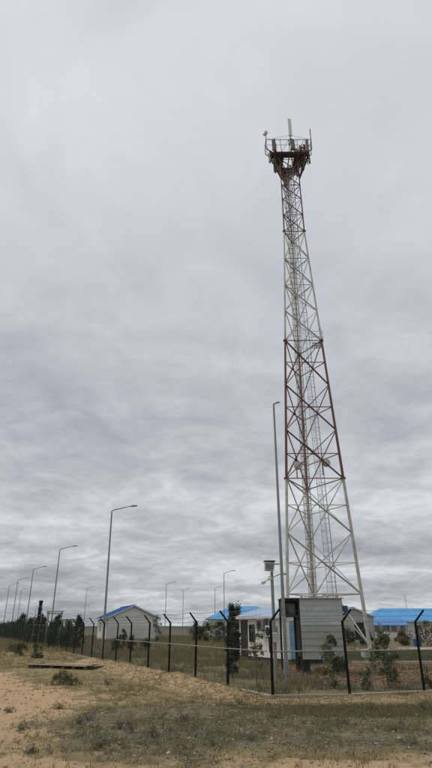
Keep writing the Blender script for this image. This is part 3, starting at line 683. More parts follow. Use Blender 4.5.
# ------------------------------------------------------------------ sheet-metal enclosure on legs
def build_enclosure():
    D = 26.3; x0, x1, xm = 3.05, 5.72, 3.80
    e = empty('sheet_metal_enclosure', (0, D, 0), 0, 'raised open-sided enclosure clad in dull zinc sheets with flat roof', 'enclosure')
    zt, zb, dp = 3.05, .58, 1.75
    # corner posts and feet
    for x in (x0 + .04, xm - .03, x1 - .02):
        for y in (.06, dp - .06):
            if x < 3.2 and y < .5: MB().box((x, y, (zt + 2.2) / 2 - .03), (.08, .08, zt - 2.26)).build('post', M['dark_steel'], e)
            else: MB().box((x, y, zt / 2), (.09, .09, zt - .1)).build('post', M['dark_steel'], e)
    MB().box((xm + .15, .2, .27), (.34, .34, .74)).build('foot', M['dark_void'], e); MB().box((x1 - .2, .2, .27), (.26, .34, .74)).build('foot', M['dark_void'], e)
    MB().box((xm + .15, dp - .2, .27), (.34, .34, .74)).build('foot', M['dark_void'], e); MB().box((x1 - .2, dp - .2, .27), (.26, .34, .74)).build('foot', M['dark_void'], e)
    # front cladding: nine overlapping horizontal sheets, each a little out of line
    n = 9; hh = (zt - zb) / n
    for i in range(n):
        z = zb + hh * (i + .5); t = random.uniform(-.006, .006)
        m = MB(); x = xm; k = 26; w = (x1 - .0 - xm) / k
        top, bot = [], []
        tilt = .012
        for q in range(k + 1):                        # fine upright ribs
            yy = -.008 if q % 2 else .0
            bot.append((xm + w * q, -.035 + yy - tilt + .004 * math.sin(q * .9 + i), z - hh / 2 - .012)); top.append((xm + w * q, -.030 + yy + .006 + t, z + hh / 2))
        P = bot + top; fs = [(q, q + 1, k + 2 + q, k + 1 + q) for q in range(k)]
        m.add(P, fs); o = m.build('cladding_sheet', M['sheet'] if i > 4 else M['sheet_dull'], e)  # lower sheets greyer: the fence mesh's dimming is put into their colour
        sm = o.modifiers.new('thickness', 'SOLIDIFY'); sm.thickness = .004; o.rotation_euler.y = random.uniform(-.002, .002)
    # side, back and floor
    for i in range(5): MB().box((x1 + .04, dp / 2, zb + .253 + i * .506), (.012, dp - .1, .5)).build('cladding_sheet', M['sheet_dull'], e)
    MB().box(((xm + x1) / 2, dp, (zt + zb) / 2), (x1 - xm - .1, .012, zt - zb - .1)).build('back_sheet', M['sheet_dull'], e)
    MB().box((xm + .02, dp / 2 + .05, (zt + zb) / 2), (.012, dp - .3, zt - zb - .1)).build('inner_sheet', M['dark_void'], e)  # inner sheet and deck near-black: shade of the recess put into their colour
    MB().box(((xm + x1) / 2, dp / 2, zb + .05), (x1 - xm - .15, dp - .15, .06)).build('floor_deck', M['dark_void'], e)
    # flat roof with a thin pale edge and dark beam
    MB().box(((x0 + x1) / 2, dp / 2 - .08, zt + .01), (x1 - x0 + .16, dp + .3, .03)).build('roof_sheet', M['sheet'], e)
    MB().box(((x0 + xm) / 2 - .02, .05, zt - .07), (xm - x0 - .1, .08, .12)).build('roof_beam', M['dark_steel'], e); MB().box(((x0 + x1) / 2, dp - .02, zt - .07), (x1 - x0, .08, .12)).build('roof_beam', M['dark_steel'], e)
    MB().box(((x0 + xm) / 2 - .01, .07, 2.30), (xm - x0 - .06, .07, .08)).build('shelf_beam', M['dark_steel'], e); MB().box(((x0 + xm) / 2 - .01, dp * .5, 2.31), (xm - x0 - .1, dp - .3, .05)).build('shelf', M['dark_steel'], e)
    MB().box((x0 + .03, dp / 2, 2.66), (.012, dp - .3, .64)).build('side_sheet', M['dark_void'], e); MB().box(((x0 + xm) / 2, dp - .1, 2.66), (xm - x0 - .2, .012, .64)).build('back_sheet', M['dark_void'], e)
    # fan unit sitting in the left bay
    a = MB().bbox(((x0 + xm) / 2 + .0, .55, 2.62), (.50, .42, .54), .03).build('fan_unit', M['equip'], e)
    MB().lathe(((x0 + xm) / 2 + .0, .335, 2.62), (0, -1, 0), [(0, .2), (.02, .2), (.03, .17)], 18).build('fan_grille', M['equip'], a)
    MB().box((x0 + .2, .3, 2.5), (.14, .3, .3)).build('junction_box', M['dark_steel'], e)
    b = MB().bbox((x1 + .2, .2, 2.62), (.22, .2, .26), .02).build('junction_box', M['sign_blue'], e); MB().tube((x1, .2, 2.3), (x1 + .25, .2, 2.52), .03, None, 6).build('bracket', M['dark_steel'], b)
build_enclosure()

# ------------------------------------------------------------------ street lamps
def street_lamp(corner, H, arm, dirn, label, group=None, r0=.09, lean=(0, 0)):
    """corner: pixel of the pole's top bend; the pole stands straight below it"""
    t = DZ(corner[0], corner[1], H); far = t.y > 70
    o = empty('street_lamp', (t.x, t.y, 0), 0, label, 'street lamp', group); o.rotation_euler = (lean[0], lean[1], 0)
    MB().path([(0, 0, -.05), (0, 0, H * .35), (0, 0, H - .25)], [r0, r0 * .8, r0 * .55], 10).build('pole', M['galv_lamp'], o, True)
    d = Vector(dirn).normalized()
    e = d * arm + Vector((0, 0, H + arm * .27))
    MB().path([(0, 0, H - .3), (0, 0, H - .08), d * (.12 * min(1, arm)) + Vector((0, 0, H)), d * arm * .6 + Vector((0, 0, H + arm * .16)), e], [r0 * .55, r0 * .52, r0 * .48, r0 * .42, r0 * .36], 8).build('arm', M['galv_lamp'], o, True)
    h = MB(); q = e; sd = Vector((-d.y, d.x, 0)); L_ = .55 if arm > .5 else .16
    prof = [(0, .05, .05), (.12, .12, .07), (L_ - .08, .12, .06), (L_, .07, .03)] if arm > .5 else [(0, .04, .03), (.05, .045, .035), (.12, .045, .03), (L_, .03, .02)]
    P = []
    for s, w, t_ in prof:
        c = q + d * s + Vector((0, 0, s * .12)); P += [c + sd * w - Vector((0, 0, t_ * .5)), c - sd * w - Vector((0, 0, t_ * .5)), c - sd * w * .7 + Vector((0, 0, t_)), c + sd * w * .7 + Vector((0, 0, t_))]
    fs = [(k * 4 + a, k * 4 + (a + 1) % 4, k * 4 + 4 + (a + 1) % 4, k * 4 + 4 + a) for k in range(3) for a in range(4)] + [(3, 2, 1, 0), (12, 13, 14, 15)]
    h.add(P, fs); h.build('lamp_head', M['equip'], o)
    MB().bbox((0, 0, .5), (r0 * 2.3, r0 * 2.3, .5), .02).build('base_sleeve', M['galv_lamp'], o)
    return o
ROW = 'street lamps in the row inside the long fence'
DR = Vector((.9, .42, 0))
street_lamp((273.6, 404), 10.9, .12, (.9, -.3, 0), 'tall thin lamp pole with short hooked top beside the camera pole', None, .078)
street_lamp((113.5, 510), 10.4, 1.55, DR, 'street lamp standing nearest the white gabled building, in the row inside the fence', ROW, .10, (0, -.012))
street_lamp((60, 549), 10.4, 1.5, DR, 'second street lamp along the row from the white gabled building', ROW, .10)
street_lamp((33.5, 569), 10.4, 1.5, DR, 'third street lamp along the row from the white gabled building', ROW, .10)
street_lamp((18, 580), 10.4, 1.5, DR, 'fourth street lamp along the row from the white gabled building', ROW, .10)
street_lamp((9.5, 585), 10.4, 1.4, DR, 'fifth street lamp along the row from the white gabled building', ROW, .10)
FARL = 'distant street lamps beyond the compound'
street_lamp((87, 588), 10.4, 1.2, (.95, .2, 0), 'distant lone street lamp rising beyond the left end of the white gabled building', FARL)
street_lamp((21.5, 590), 10.4, .8, DR, 'distant street lamp rising behind the dark trees of the fence row', FARL)
street_lamp((166.5, 584), 10.4, 1.6, (1, .2, 0), 'distant street lamp just right of the white gabled building, with long arm', FARL)
street_lamp((183.5, 590), 10.4, 1.0, (1, .2, 0), 'distant short-armed street lamp on the open steppe between two others', FARL)
street_lamp((215, 588), 10.4, 1.0, (1, .2, 0), 'smaller of two distant street lamps above the blue hipped roof', FARL)
street_lamp((224, 573), 10.4, 1.5, (1, .25, 0), 'taller of two distant street lamps above the blue hipped roof', FARL)

# ------------------------------------------------------------------ camera pole with floodlight box
def camera_pole():
    b = G(276.3, 683); D = b.y; t = AT(271.7, 572, D)
    o = empty('camera_pole', (b.x, D, 0), 0, 'short grey pole topped by a boxy floodlight, with small cameras on a crossbar', 'pole')
    H = t.z
    MB().path([(0, 0, -.05), (0, 0, H * .5), (0, 0, H)], [.07, .066, .058], 12).build('pole', M['concrete_pole'], o, True)
    l = MB(); l.prism([(-.28, -.2, H + .06), (.06, -.24, H + .02), (.12, -.18, H + .34), (-.28, -.22, H + .37)], (0, .38, 0))
    f = l.build('floodlight_box', M['ac'], o); MB().prism([(-.25, -.24, H + .1), (.03, -.265, H + .07), (.07, -.215, H + .3), (-.25, -.24, H + .32)], (0, .02, 0)).build('lens', M['glass'], f)
    MB().box((-.08, -.02, H + .40), (.44, .46, .025)).build('hood', M['dark_steel'], f)
    MB().tube((.05, 0, H + .3), (.32, .02, H + .3), .02, None, 6).build('tie_bracket', M['dark_steel'], o)
    cb = MB().tube((-.22, 0, H - .32), (.38, 0, H - .05), .018, None, 6).build('crossbar', M['galv'], o)
    for x, z, a in ((-.28, H - .36, -.5), (.42, H - .02, .4), (-.1, H - .2, .2)):
        c = MB().lathe((x, .05, z), (a, -1, -.25), [(0, .05), (.02, .06), (.26, .06), (.28, .045)], 12).build('camera_housing', M['ant_white'], o, True)
        MB().tube((x, .05, z), (x * .9, 0, z - .02), .015, None, 5).build('bracket', M['dark_steel'], c)
    MB().bbox((0, -.12, 1.5), (.24, .14, .34), .02).build('control_box', M['ac'], o)
camera_pole()

# ------------------------------------------------------------------ buildings
def roof_plane(mb, a, b, c, d, th=.08):                # quad sheet with thickness
    n = (b - a).cross(d - a).normalized() * th; mb.prism([a, b, c, d], n); return mb
def gabled(name, label, corner, ang, W, Ln, eave, ridge, wall, roof, ov=.35, windows=(), doors=(), side_windows=(), ribs=True, cat='building'):
    """local x along the gable front, y back along the ridge; corner = left front foot"""
    o = empty(name, corner, ang, label, cat)
    MB().box((W / 2, Ln / 2, .12), (W + .12, Ln + .12, .5)).build('plinth', M['concrete'], o)
    def wall_grid(holes, width, place, nm):            # a wall cut round its openings
        hs = sorted(holes); xs_ = [0] + sum([[h[0], h[1]] for h in hs], []) + [width]; mb = MB()
        for k in range(len(xs_) - 1):
            a, b = xs_[k], xs_[k + 1]
            if k % 2 == 0: place(mb, a, b, .3, eave)
            else:
                h = hs[k // 2]
                if h[2] > .31: place(mb, a, b, .3, h[2])
                place(mb, a, b, h[3], eave)
        return mb.build(nm, wall, o)
    front = [*windows, *doors]
    wall_grid(front, W, lambda mb, a, b, c, d: mb.box(((a + b) / 2, .1, (c + d) / 2), (b - a, .2, d - c)), 'wall')
    wall_grid(side_windows, Ln - .41, lambda mb, a, b, c, d: mb.box((.1, .205 + (a + b) / 2, (c + d) / 2), (.2, b - a, d - c)), 'wall')
    MB().box((W - .1, Ln / 2, (eave + .3) / 2), (.2, Ln - .41, eave - .3)).build('wall', wall, o); MB().box((W / 2, Ln - .1, (eave + .3) / 2), (W, .2, eave - .3)).build('wall', wall, o)
    for y in (0, Ln - .2): MB().prism([(.02, y, eave + .002), (W - .02, y, eave + .002), (W / 2, y, ridge - .03)], (0, .2, 0)).build('gable', wall, o)
    for i, h in enumerate(front):
        dd = i >= len(windows); f = MB(); cx, cz = (h[0] + h[1]) / 2, (h[2] + h[3]) / 2; w, hh = h[1] - h[0], h[3] - h[2]
        if dd: f.box((cx, .06, cz), (w - .02, .06, hh - .02)); f.build('door', M['door_dark'], o); continue
        for d in (-1, 1): f.box((cx + d * (w / 2 - .05), .05, cz), (.09, .1, hh - .01)); f.box((cx, .05, cz + d * (hh / 2 - .05)), (w - .2, .1, .09))
        f.box((cx, .055, cz), (.06, .08, hh - .2)); wf = f.build('window', M['ant_white'], o); MB().box((cx, .08, cz), (w - .12, .02, hh - .12)).build('pane', M['glass'], wf)
    for h in side_windows:
        cy, cz = .205 + (h[0] + h[1]) / 2, (h[2] + h[3]) / 2; wf = MB().box((.05, cy, cz), (.08, h[1] - h[0] - .02, h[3] - h[2] - .02)).build('window', M['frame_dark'], o); MB().box((.0, cy, cz), (.03, h[1] - h[0] - .2, h[3] - h[2] - .2)).build('pane', M['glass'], wf)
    sl = (ridge - eave) / (W / 2); ze = eave - ov * sl
    for s in (0, 1):
        xe = -ov if s == 0 else W + ov
        mb = MB(); P = [Vector((xe, -ov, ze)), Vector((W / 2, -ov, ridge)), Vector((W / 2, Ln + ov, ridge)), Vector((xe, Ln + ov, ze))]
        mb.prism(P, (0, 0, .08)); r = mb.build('roof_slope', roof, o)
        if ribs:
            rb = MB()
            for y in np.arange(-ov + .2, Ln + ov, .6): rb.prism([(xe, y, ze + .08), (W / 2, y, ridge + .08), (W / 2, y, ridge + .12), (xe, y, ze + .12)], (0, .06, 0))
            tag(rb.build('roof_ribs', roof, r), kind='stuff')
    MB().box((W / 2, Ln / 2, ridge + .1), (.3, Ln + 2 * ov + .02, .06)).build('ridge_cap', roof, o)
    for s in (0, 1):                                   # barge boards on the front gable
        xe = -ov if s == 0 else W + ov
        MB().prism([(xe, -ov - .03, ze - .06), (W / 2, -ov - .03, ridge - .06), (W / 2, -ov - .03, ridge + .1), (xe, -ov - .03, ze + .1)], (0, .028, 0)).build('barge_board', M['blue_white'], o)
    return o
ANG = math.atan2(-FN.y, -FN.x)                         # across the compound
# the white gabled building by the long fence
c1, c2 = G(107, 641), None
gabled('gabled_building', 'white building with blue roof, its blank gable wall facing the fence corner', Vector((AT(106.5, 641, 80).x, 80, 0)), .34, 7.0, 9.5, 3.0, 4.5, M['stucco'], M['blue_roof_dark'], .38, side_windows=((2, 3.2, 1.2, 2.3), (6, 7.2, 1.2, 2.3)))
b1 = [o for o in bpy.data.objects if o.name.startswith('gabled_building')][0]
MB().tube((-.4, -.3, 2.84), (-.4, 9.8, 2.84), .07, None, 8).build('gutter', M['ac'], b1); MB().tube((-.06, .2, .2), (-.06, .2, 2.8), .05, None, 8).build('down_pipe', M['ac'], b1)
MB().box((3.5, -.006, 2.98), (6.9, .012, .05)).build('wall_band', M['stucco_grey'], b1)
# blue hipped roof seen between the fence posts and the shelter
def hipped(label, corner, ang, W, Dp, eave, ridge, roof, wall, win):
    o = empty('hip_roofed_house', corner, ang, label, 'house')
    MB().box((W / 2, Dp / 2, .1), (W + .1, Dp + .1, .5)).build('plinth', M['concrete'], o)
    xs_ = sorted(win); mb = MB(); pts = [0] + sum([[a, b] for a, b in xs_], []) + [W]
    for k in range(len(pts) - 1):
        a, b = pts[k], pts[k + 1]; cx = (a + b) / 2
        if k % 2 == 0: mb.box((cx, .1, (eave + .3) / 2), (b - a, .2, eave - .3))
        else:
            mb.box((cx, .1, .65), (b - a, .2, .7)); mb.box((cx, .1, (2.1 + eave) / 2), (b - a, .2, eave - 2.1))
            f = MB()
            for d in (-1, 1): f.box((cx + d * ((b - a) / 2 - .05), .06, 1.55), (.09, .1, 1.09)); f.box((cx, .06, 1.55 + d * .5), (b - a - .2, .1, .09))
            wf = f.build('window', M['ant_white'], o); MB().box((cx, .1, 1.55), (b - a - .1, .02, 1.0)).build('pane', M['glass'], wf)
    mb.build('wall', wall, o)
    for c, s in (((.1, Dp / 2, (eave + .3) / 2), (.2, Dp - .41, eave - .3)), ((W - .1, Dp / 2, (eave + .3) / 2), (.2, Dp - .41, eave - .3)), ((W / 2, Dp - .1, (eave + .3) / 2), (W, .2, eave - .3))): MB().box(c, s).build('wall', wall, o)
    v = .45; A, B, C, D_ = Vector((-v, -v, eave)), Vector((W + v, -v, eave)), Vector((W + v, Dp + v, eave)), Vector((-v, Dp + v, eave))
    E_, F_ = Vector((Dp / 2, Dp / 2, ridge)), Vector((W - Dp / 2, Dp / 2, ridge))
    for q in ([A, B, F_, E_], [B, C, F_], [C, D_, E_, F_], [D_, A, E_]): MB().prism(q, (0, 0, .07)).build('roof_slope', roof, o)
    MB().box((W / 2, Dp / 2, eave - .01), (W + 2 * v - .1, Dp + 2 * v - .1, .03)).build('soffit', M['stucco'], o)
    rb = MB()
    for x in np.arange(.2, W, .6):
        k = min(1, max(0, (x + v) / (Dp / 2 + v)), max(0, (W + v - x) / (Dp / 2 + v)))
        rb.prism([(x, -v, eave + .07), (x, -v + k * (Dp / 2 + v), eave + .07 + k * (ridge - eave)), (x, -v + k * (Dp / 2 + v), eave + .11 + k * (ridge - eave)), (x, -v, eave + .11)], (.06, 0, 0))
    tag(rb.build('roof_ribs', roof, o), kind='stuff')
    return o
cA = AT(207.5, 640, 105)
hipped('pale house with blue hipped roof, half hidden behind the dark cypress', Vector((cA.x, 105, 0)), .0, 13.5, 8.5, 3.0, 5.25, M['blue_roof'], M['stucco'], ((3.2, 4.4), (7.0, 8.2), (10, 11.2)))
# long bright-blue roofed building on the right
cB = AT(372, 640, 108)
hipped('long white building with bright blue hipped roof behind the lawn', Vector((cB.x - 1.2, 108, 0)), -.02, 34, 9.0, 2.55, 4.95, M['blue_roof'], M['stucco'], ((4.0, 4.9), (9.2, 10.1), (13.0, 13.9), (18, 19), (23, 24)))
# its porch with a lower blue roof
def porch():
    c = AT(374, 640, 102)
    o = empty('porch', (c.x, 102, 0), -.02, 'low porch with deep blue roof and pale gable in front of the long blue-roofed building', 'porch')
    MB().prism([(-.2, 0, 2.1), (-.2, 5.0, 2.1), (-.2, 2.5, 3.0)], (.15, 0, 0)).build('gable', M['stucco'], o)
    for y0 in (-.3, 5.3): MB().prism([(-.35, y0, 1.98), (-.35, 2.5, 3.03), (6.2, 2.5, 3.03), (6.2, y0, 1.98)], (0, 0, .07)).build('roof_slope', M['blue_roof_dark'], o)
    for x in (0, 1.5, 3.0, 4.5, 6.0): MB().box((x, .15, 1.05), (.16, .16, 2.1)).build('pillar', M['stucco_grey'], o)
    MB().box((3, .15, .55), (5.8, .08, .9)).build('parapet', M['stucco'], o); MB().box((3, .6, 1.02), (6.3, 1.2, .04)).build('deck', M['concrete'], o)
    for x in (.75, 2.25, 3.75, 5.25): MB().box((x, .18, 1.5), (.9, .04, .9)).build('window', M['glass'], o)
porch()
# grey gable shed between the mast's leg and the enclosure
c = AT(337, 645, 72)
gabled('gable_shed', 'grey plastered shed with low gable and dark doorway, seen through the mast leg', Vector((c.x, 72, 0)), -.03, 4.75, 7, 2.95, 3.95, M['stucco_grey'], M['sheet_dull'], .25, windows=(), doors=((2.3, 3.5, .31, 2.3),), ribs=False, cat='shed')
# low white garden wall along the path
w = empty('garden_wall', (AT(366, 640, 88).x, 88, 0), 0, 'low white garden wall in front of the blue-roofed buildings', 'wall')
for i in range(9):
    MB().box((1.5 + i * 3.0, 0, .45), (2.7, .18, .9)).build('wall_panel', M['stucco'], w); MB().box((i * 3.0, 0, .55), (.3, .26, 1.1)).build('pier', M['stucco'], w)
# thin mast on the long roof
a = AT(407.5, 612, 112); o = empty('roof_aerial', (a.x, 112.2, 4.9), 0, 'thin aerial mast standing on the bright blue roof', 'aerial')
MB().tube((0, 0, -.2), (0, 0, 2.5), .035, .02, 6).build('mast', M['dark_steel'], o)
for z in (1.6, 2.1, 2.4): MB().tube((-.3, 0, z), (.3, 0, z), .015, None, 5).build('element', M['dark_steel'], o)
# blue bin by the lawn
a = G(418, 646.5); o = empty('waste_bin', (a.x, a.y, .02), .1, 'small dark blue bin standing on the path past the lawn', 'bin')
MB().prism([(-.3, -.25, .06), (.3, -.25, .06), (.36, -.3, .62), (-.36, -.3, .62)], (0, .6, 0)).build('body', M['sign_blue'], o); MB().box((0, .02, .655), (.8, .72, .06)).build('lid', M['sign_blue'], o); MB().box((0, 0, .03), (.5, .4, .06)).build('base', M['dark_steel'], o)

# ------------------------------------------------------------------ plant: black stack with steelwork by the trees
def stack():
    t = AT(40.5, 600.5, 66)
    o = empty('black_stack', (t.x, 66, 0), 0, 'black upright steel stack rising from the dark trees by the fence', 'stack'); o.rotation_euler.y = .02
    H = t.z; MB().lathe((0, 0, 0), (0, 0, 1), [(0, .24), (H * .6, .2), (H - .25, .19), (H - .24, .23), (H, .23)], 16).build('flue', M['dark_void'], o, True)
    for z in (1.2, 2.4, 3.6): MB().lathe((0, 0, z), (0, 0, 1), [(0, .25), (.1, .25)], 16).build('band', M['dark_steel'], o)
    for s in (-.38, .38): MB().tube((s, -.3, 0), (s, -.3, H - .9), .03, None, 6).build('frame_post', M['galv_lamp'], o)
    for z in (1, 2, 3, 3.9): MB().tube((-.38, -.3, z), (.38, -.3, z), .025, None, 6).build('frame_bar', M['galv_lamp'], o)
stack()
def steel_frame(x, y, D, w, d, h, bays, label, name='pipe_frame'):
    b = AT(x, y, D); o = empty(name, (b.x, D, 0), .15, label, 'steel frame')
    for i in range(bays + 1):
        for yy in (0, d): MB().box((w * i / bays, yy, h / 2), (.09, .09, h)).build('post', M['galv_lamp'], o)
    for yy in (0, d): MB().box((w / 2, yy, h + .04), (w + .2, .1, .1)).build('beam', M['galv_lamp'], o)
    for i in range(bays + 1): MB().box((w * i / bays, d / 2, h + .13), (.08, d + .2, .08)).build('cross_beam', M['galv_lamp'], o)
    for k in (.25, .5, .72): MB().tube((-.2, d * k, h + .25), (w + .2, d * k, h + .25), .06, None, 8).build('pipe', M['pale_pipe'], o)
    MB().tube((0, 0, .1), (w / bays, 0, h - .1), .03, None, 6).build('diagonal_brace', M['galv_lamp'], o)
    return o
steel_frame(44.5, 640, 62, 1.4, 1.0, 3.1, 1, 'narrow tall steel pipe frame right beside the black stack')
steel_frame(60, 640, 58, 1.6, 1.2, 2.25, 2, 'lower steel pipe frame standing among the dark trees past the black stack')

# ------------------------------------------------------------------ trees and shrubs
def crown_mesh(name, h0, h1, prof, n, size, mat, clumps, seed, lean=0.0):
    """leaf quads in clumps through the crown's volume; prof(t) -> radius at height fraction t"""
    g = np.random.default_rng(seed); V = []; 
    ct = g.beta(1.1, 1.1, clumps); ca = g.uniform(0, 2 * np.pi, clumps); cr = np.sqrt(g.uniform(.05, 1, clumps))
    rad = np.array([prof(t) for t in ct]); C = np.stack([np.cos(ca) * cr * rad, np.sin(ca) * cr * rad, h0 + ct * (h1 - h0)], 1)
    C[:, 0] += lean * (C[:, 2] - h0)
    cs = g.uniform(.16, .36, clumps) * max(.25, float(rad.mean()) * 1.2)
    k = g.integers(0, clumps, n); P = C[k] + g.normal(0, 1, (n, 3)) * cs[k][:, None] * np.array([.6, .6, .75])
    P[:, 2] = np.maximum(P[:, 2], h0 * .6)
    a = g.normal(0, 1, (n, 3)); a /= np.linalg.norm(a, axis=1)[:, None]; b = g.normal(0, 1, (n, 3)); b -= a * (a * b).sum(1)[:, None]; b /= np.linalg.norm(b, axis=1)[:, None]
    s = size * g.uniform(.6, 1.4, n)[:, None]
    V = np.stack([P - a * s, P + b * s * .45, P + a * s, P - b * s * .45], 1).reshape(-1, 3)
    return np_mesh(name, V, np.arange(4 * n).reshape(-1, 4), mat)
def tree(name, loc, label, h, prof, leaves, size, mat, clumps=40, base=.15, trunk=.05, group=None, limbs=8, seed=0, cat='tree', lean=0.0):
    o = empty(name, loc, random.uniform(0, 6.28), label, cat, group)
    g = random.Random(seed); mb = MB(); pts = [(0, 0, -.05)]; x = y = 0
    for k in range(1, 6):
        x += g.uniform(-.03, .03) * h * .3; y += g.uniform(-.03, .03) * h * .3; pts.append((x + lean * h * k / 5, y, h * .92 * k / 5))
    mb.path(pts, [trunk * (1 - .16 * k) for k in range(6)], 7)
    for k in range(limbs):
        t = g.uniform(max(base, .12), .85); i = min(4, int(t / .92 * 5)); p = Vector(pts[i]).lerp(Vector(pts[i + 1]), min(1, max(0, t / .92 * 5 - i)))
        a = g.uniform(0, 6.28); r = prof(max(0, (t - base) / (1 - base))) * .9 + .03; e = p + Vector((math.cos(a) * r, math.sin(a) * r, r * g.uniform(.5, 1.3) ))
        mb.path([p, p.lerp(e, .5) + Vector((0, 0, .06 * h * .2)), e], [trunk * .4, trunk * .28, trunk * .1], 5)
    mb.build('trunk', M['bark'], o)
    link('crown', crown_mesh('crown', h * base, h, prof, leaves, size, mat, clumps, seed, lean), o)
    return o
column = lambda w: (lambda t: w * (.55 + .45 * math.sin(math.pi * min(1, t * .9 + .12))) * (1 - .75 * max(0, t - .6) / .4))
roundp = lambda w: (lambda t: w * max(.15, math.sqrt(max(0, 1 - (2 * t - .95) ** 2))))
def gp(x, y): p = G(x, y); return Vector((p.x, p.y, hgt(p.x, p.y) - .02))
def hz_at(x, y, D): return AT(x, y, D).z

# inside the fence, from the corner outwards
tree('cypress_tree', gp(232.5, 677), 'dark slender cypress beside the left end of the white shelter', 2.75, column(.30), 8000, .034, M['leaf_cypress'], 80, .08, .05, limbs=10, seed=11)
tree('sapling', gp(257, 688), 'thin sparse sapling in front of the white shelter window', 1.95, roundp(.26), 420, .05, M['leaf_sap'], 16, .28, .02, limbs=9, seed=12, cat='sapling')
tree('sapling', gp(334, 688), 'leafy young tree in front of the zinc enclosure, beside a dark post', 1.62, roundp(.36), 1500, .05, M['leaf_sap'], 26, .08, .025, limbs=10, seed=13, cat='sapling')
tree('sapling', gp(389, 688), 'bushy young tree in front of the green lawn and mast foot', 1.72, roundp(.48), 1900, .052, M['leaf_sap'], 30, .12, .03, limbs=11, seed=14, cat='sapling')
tree('sapling', gp(367, 690), 'low leafy sapling between the mast foot and the right fence post', .75, roundp(.22), 420, .045, M['leaf_sap'], 12, .08, .015, limbs=6, seed=15, cat='sapling')
tree('sapling', gp(430, 688), 'low grassy shrub past the last leaning fence post', .6, roundp(.25), 420, .045, M['leaf_bush'], 12, .05, .015, limbs=6, seed=16, cat='shrub')
# by the white gabled building
for (x, y, h, w, lab, sd) in ((122, 651, 1.6, .38, 'small tree with forked top standing before the white gable wall', 21), (131, 652, 1.15, .36, 'rounder bush before the white gable wall, next to the small tree', 22), (156, 644, 3.0, .6, 'dark upright tree against the right end of the white gabled building', 23), (114, 652, .9, .45, 'low scrubby bush by the left end of the white gable wall', 24), (146, 651, .8, .5, 'low scrubby bush by the right end of the white gable wall', 25)):
    tree('bush' if h < 1.5 else 'small_tree', gp(x, y), lab, h, roundp(w), 1100, .06, M['leaf_dark'], 24, .12, .05, limbs=8, seed=sd, cat='bush' if h < 1.5 else 'tree')
# the row by the hipped house
for (x, y, h, w, lab, sd, mt) in ((195.5, 642, 2.2, .9, 'dark rounded tree in the gap beside a leaning fence post', 31, 'leaf_dark'), (206, 642, 2.35, .95, 'rounded tree at the left corner of the hip-roofed house', 32, 'leaf_bush'), (220, 643, 2.3, 1.1, 'broad dark tree in front of the hip-roofed house', 33, 'leaf_dark'), (239.5, 655, 3.2, .7, 'tree whose top shows above the shelter roof', 34, 'leaf_dark')):
    tree('small_tree', gp(x, y), lab, h, roundp(w), 2000, .085, M[mt], 34, .1, .07, limbs=8, seed=sd)
# to the right, by the shed and the garden wall
for (x, y, h, w, lab, sd, mt) in ((366, 646, 1.6, .7, 'round bush in front of the grey shed, by the mast leg', 41, 'leaf_dark'), (428, 646, 2.4, 1.0, 'brownish shrubby tree by the garden wall past the blue bin', 42, 'leaf_brown'), (404, 645.5, 1.3, .9, 'low brown shrub by the garden wall', 43, 'leaf_brown'), (349, 645, 1.6, .8, 'dark bush half behind the enclosure edge, before the shed', 44, 'leaf_dark')):
    tree('bush' if h < 2 else 'small_tree', gp(x, y), lab, h, roundp(w), 1300, .09, M[mt], 30, .05, .05, limbs=7, seed=sd, cat='bush' if h < 2 else 'tree')
# the dark row along the long fence, past the gabled building
TOPS = [(-10, 627), (0, 626), (8, 625.5), (13, 624), (17, 620), (20, 616.5), (23.5, 624), (28, 620), (32, 625), (36, 621), (40.5, 616), (45, 624), (52, 624), (57, 617), (62, 624), (69, 624.5), (76, 618), (90, 624)]
def proj(p):
    z = p.z - H_CAM; dep = p.y * CP + z * SP; return 216 + F_PX * p.x / dep, 384 - F_PX * (-p.y * SP + z * CP) / dep
def along_for(px):                                   # how far along the fence a tree shows at that column
    lo, hi = 20.0, 160.0
    for _ in range(40):
        m = (lo + hi) / 2
        if proj(F0 + FD * m - FN * 1.5)[0] > px: lo = m
        else: hi = m
    return lo
for i, px in enumerate((76, 69, 64, 57, 51.5, 47, 41, 36, 32, 28, 24, 20, 16.5, 13, 9.5, 6.5, 3.5, .5, -2.5)):
    p = F0 + FD * along_for(px) - FN * (1.5 + random.uniform(-.3, .3))
    top = float(np.interp(px, [a for a, _ in TOPS], [b for _, b in TOPS])) - 1.5; h = min(5.6, max(1.8, AT(px, top, p.y).z)); tall = top < 620
    w = .50 + .13 * h + random.uniform(-.06, .12) + (.014 * max(0, p.y - 60))
    lab = {0: 'slim dark tree standing alone at the near end of the fence row', 3: 'tall dark tree by the lower steel pipe frame, overtopping the fence row', 6: 'tall dark tree standing right in front of the black stack', 7: 'dark tree standing just past the black stack in the fence row', 1: 'second tree from the near end of the fence row', 2: 'third tree from the near end of the fence row'}.get(i) or ('tall dark tree overtopping the far half of the row past the black stack' if tall else ('dark bushy tree between the steel pipe frames and the black stack' if i < 6 else 'dark bushy tree of the far half of the row past the black stack'))
    tree('row_tree', Vector((p.x, p.y, -.02)), lab, h, (roundp if i % 4 == 2 else column)(w * (.6 if i == 0 else random.uniform(.75, 1.15))), 3400, .04 + .0006 * p.y, M['leaf_dark'] if i % 3 else M['leaf_cypress'], 44, .05, .06, group='trees in the row along the long fence', limbs=8, seed=60 + i)

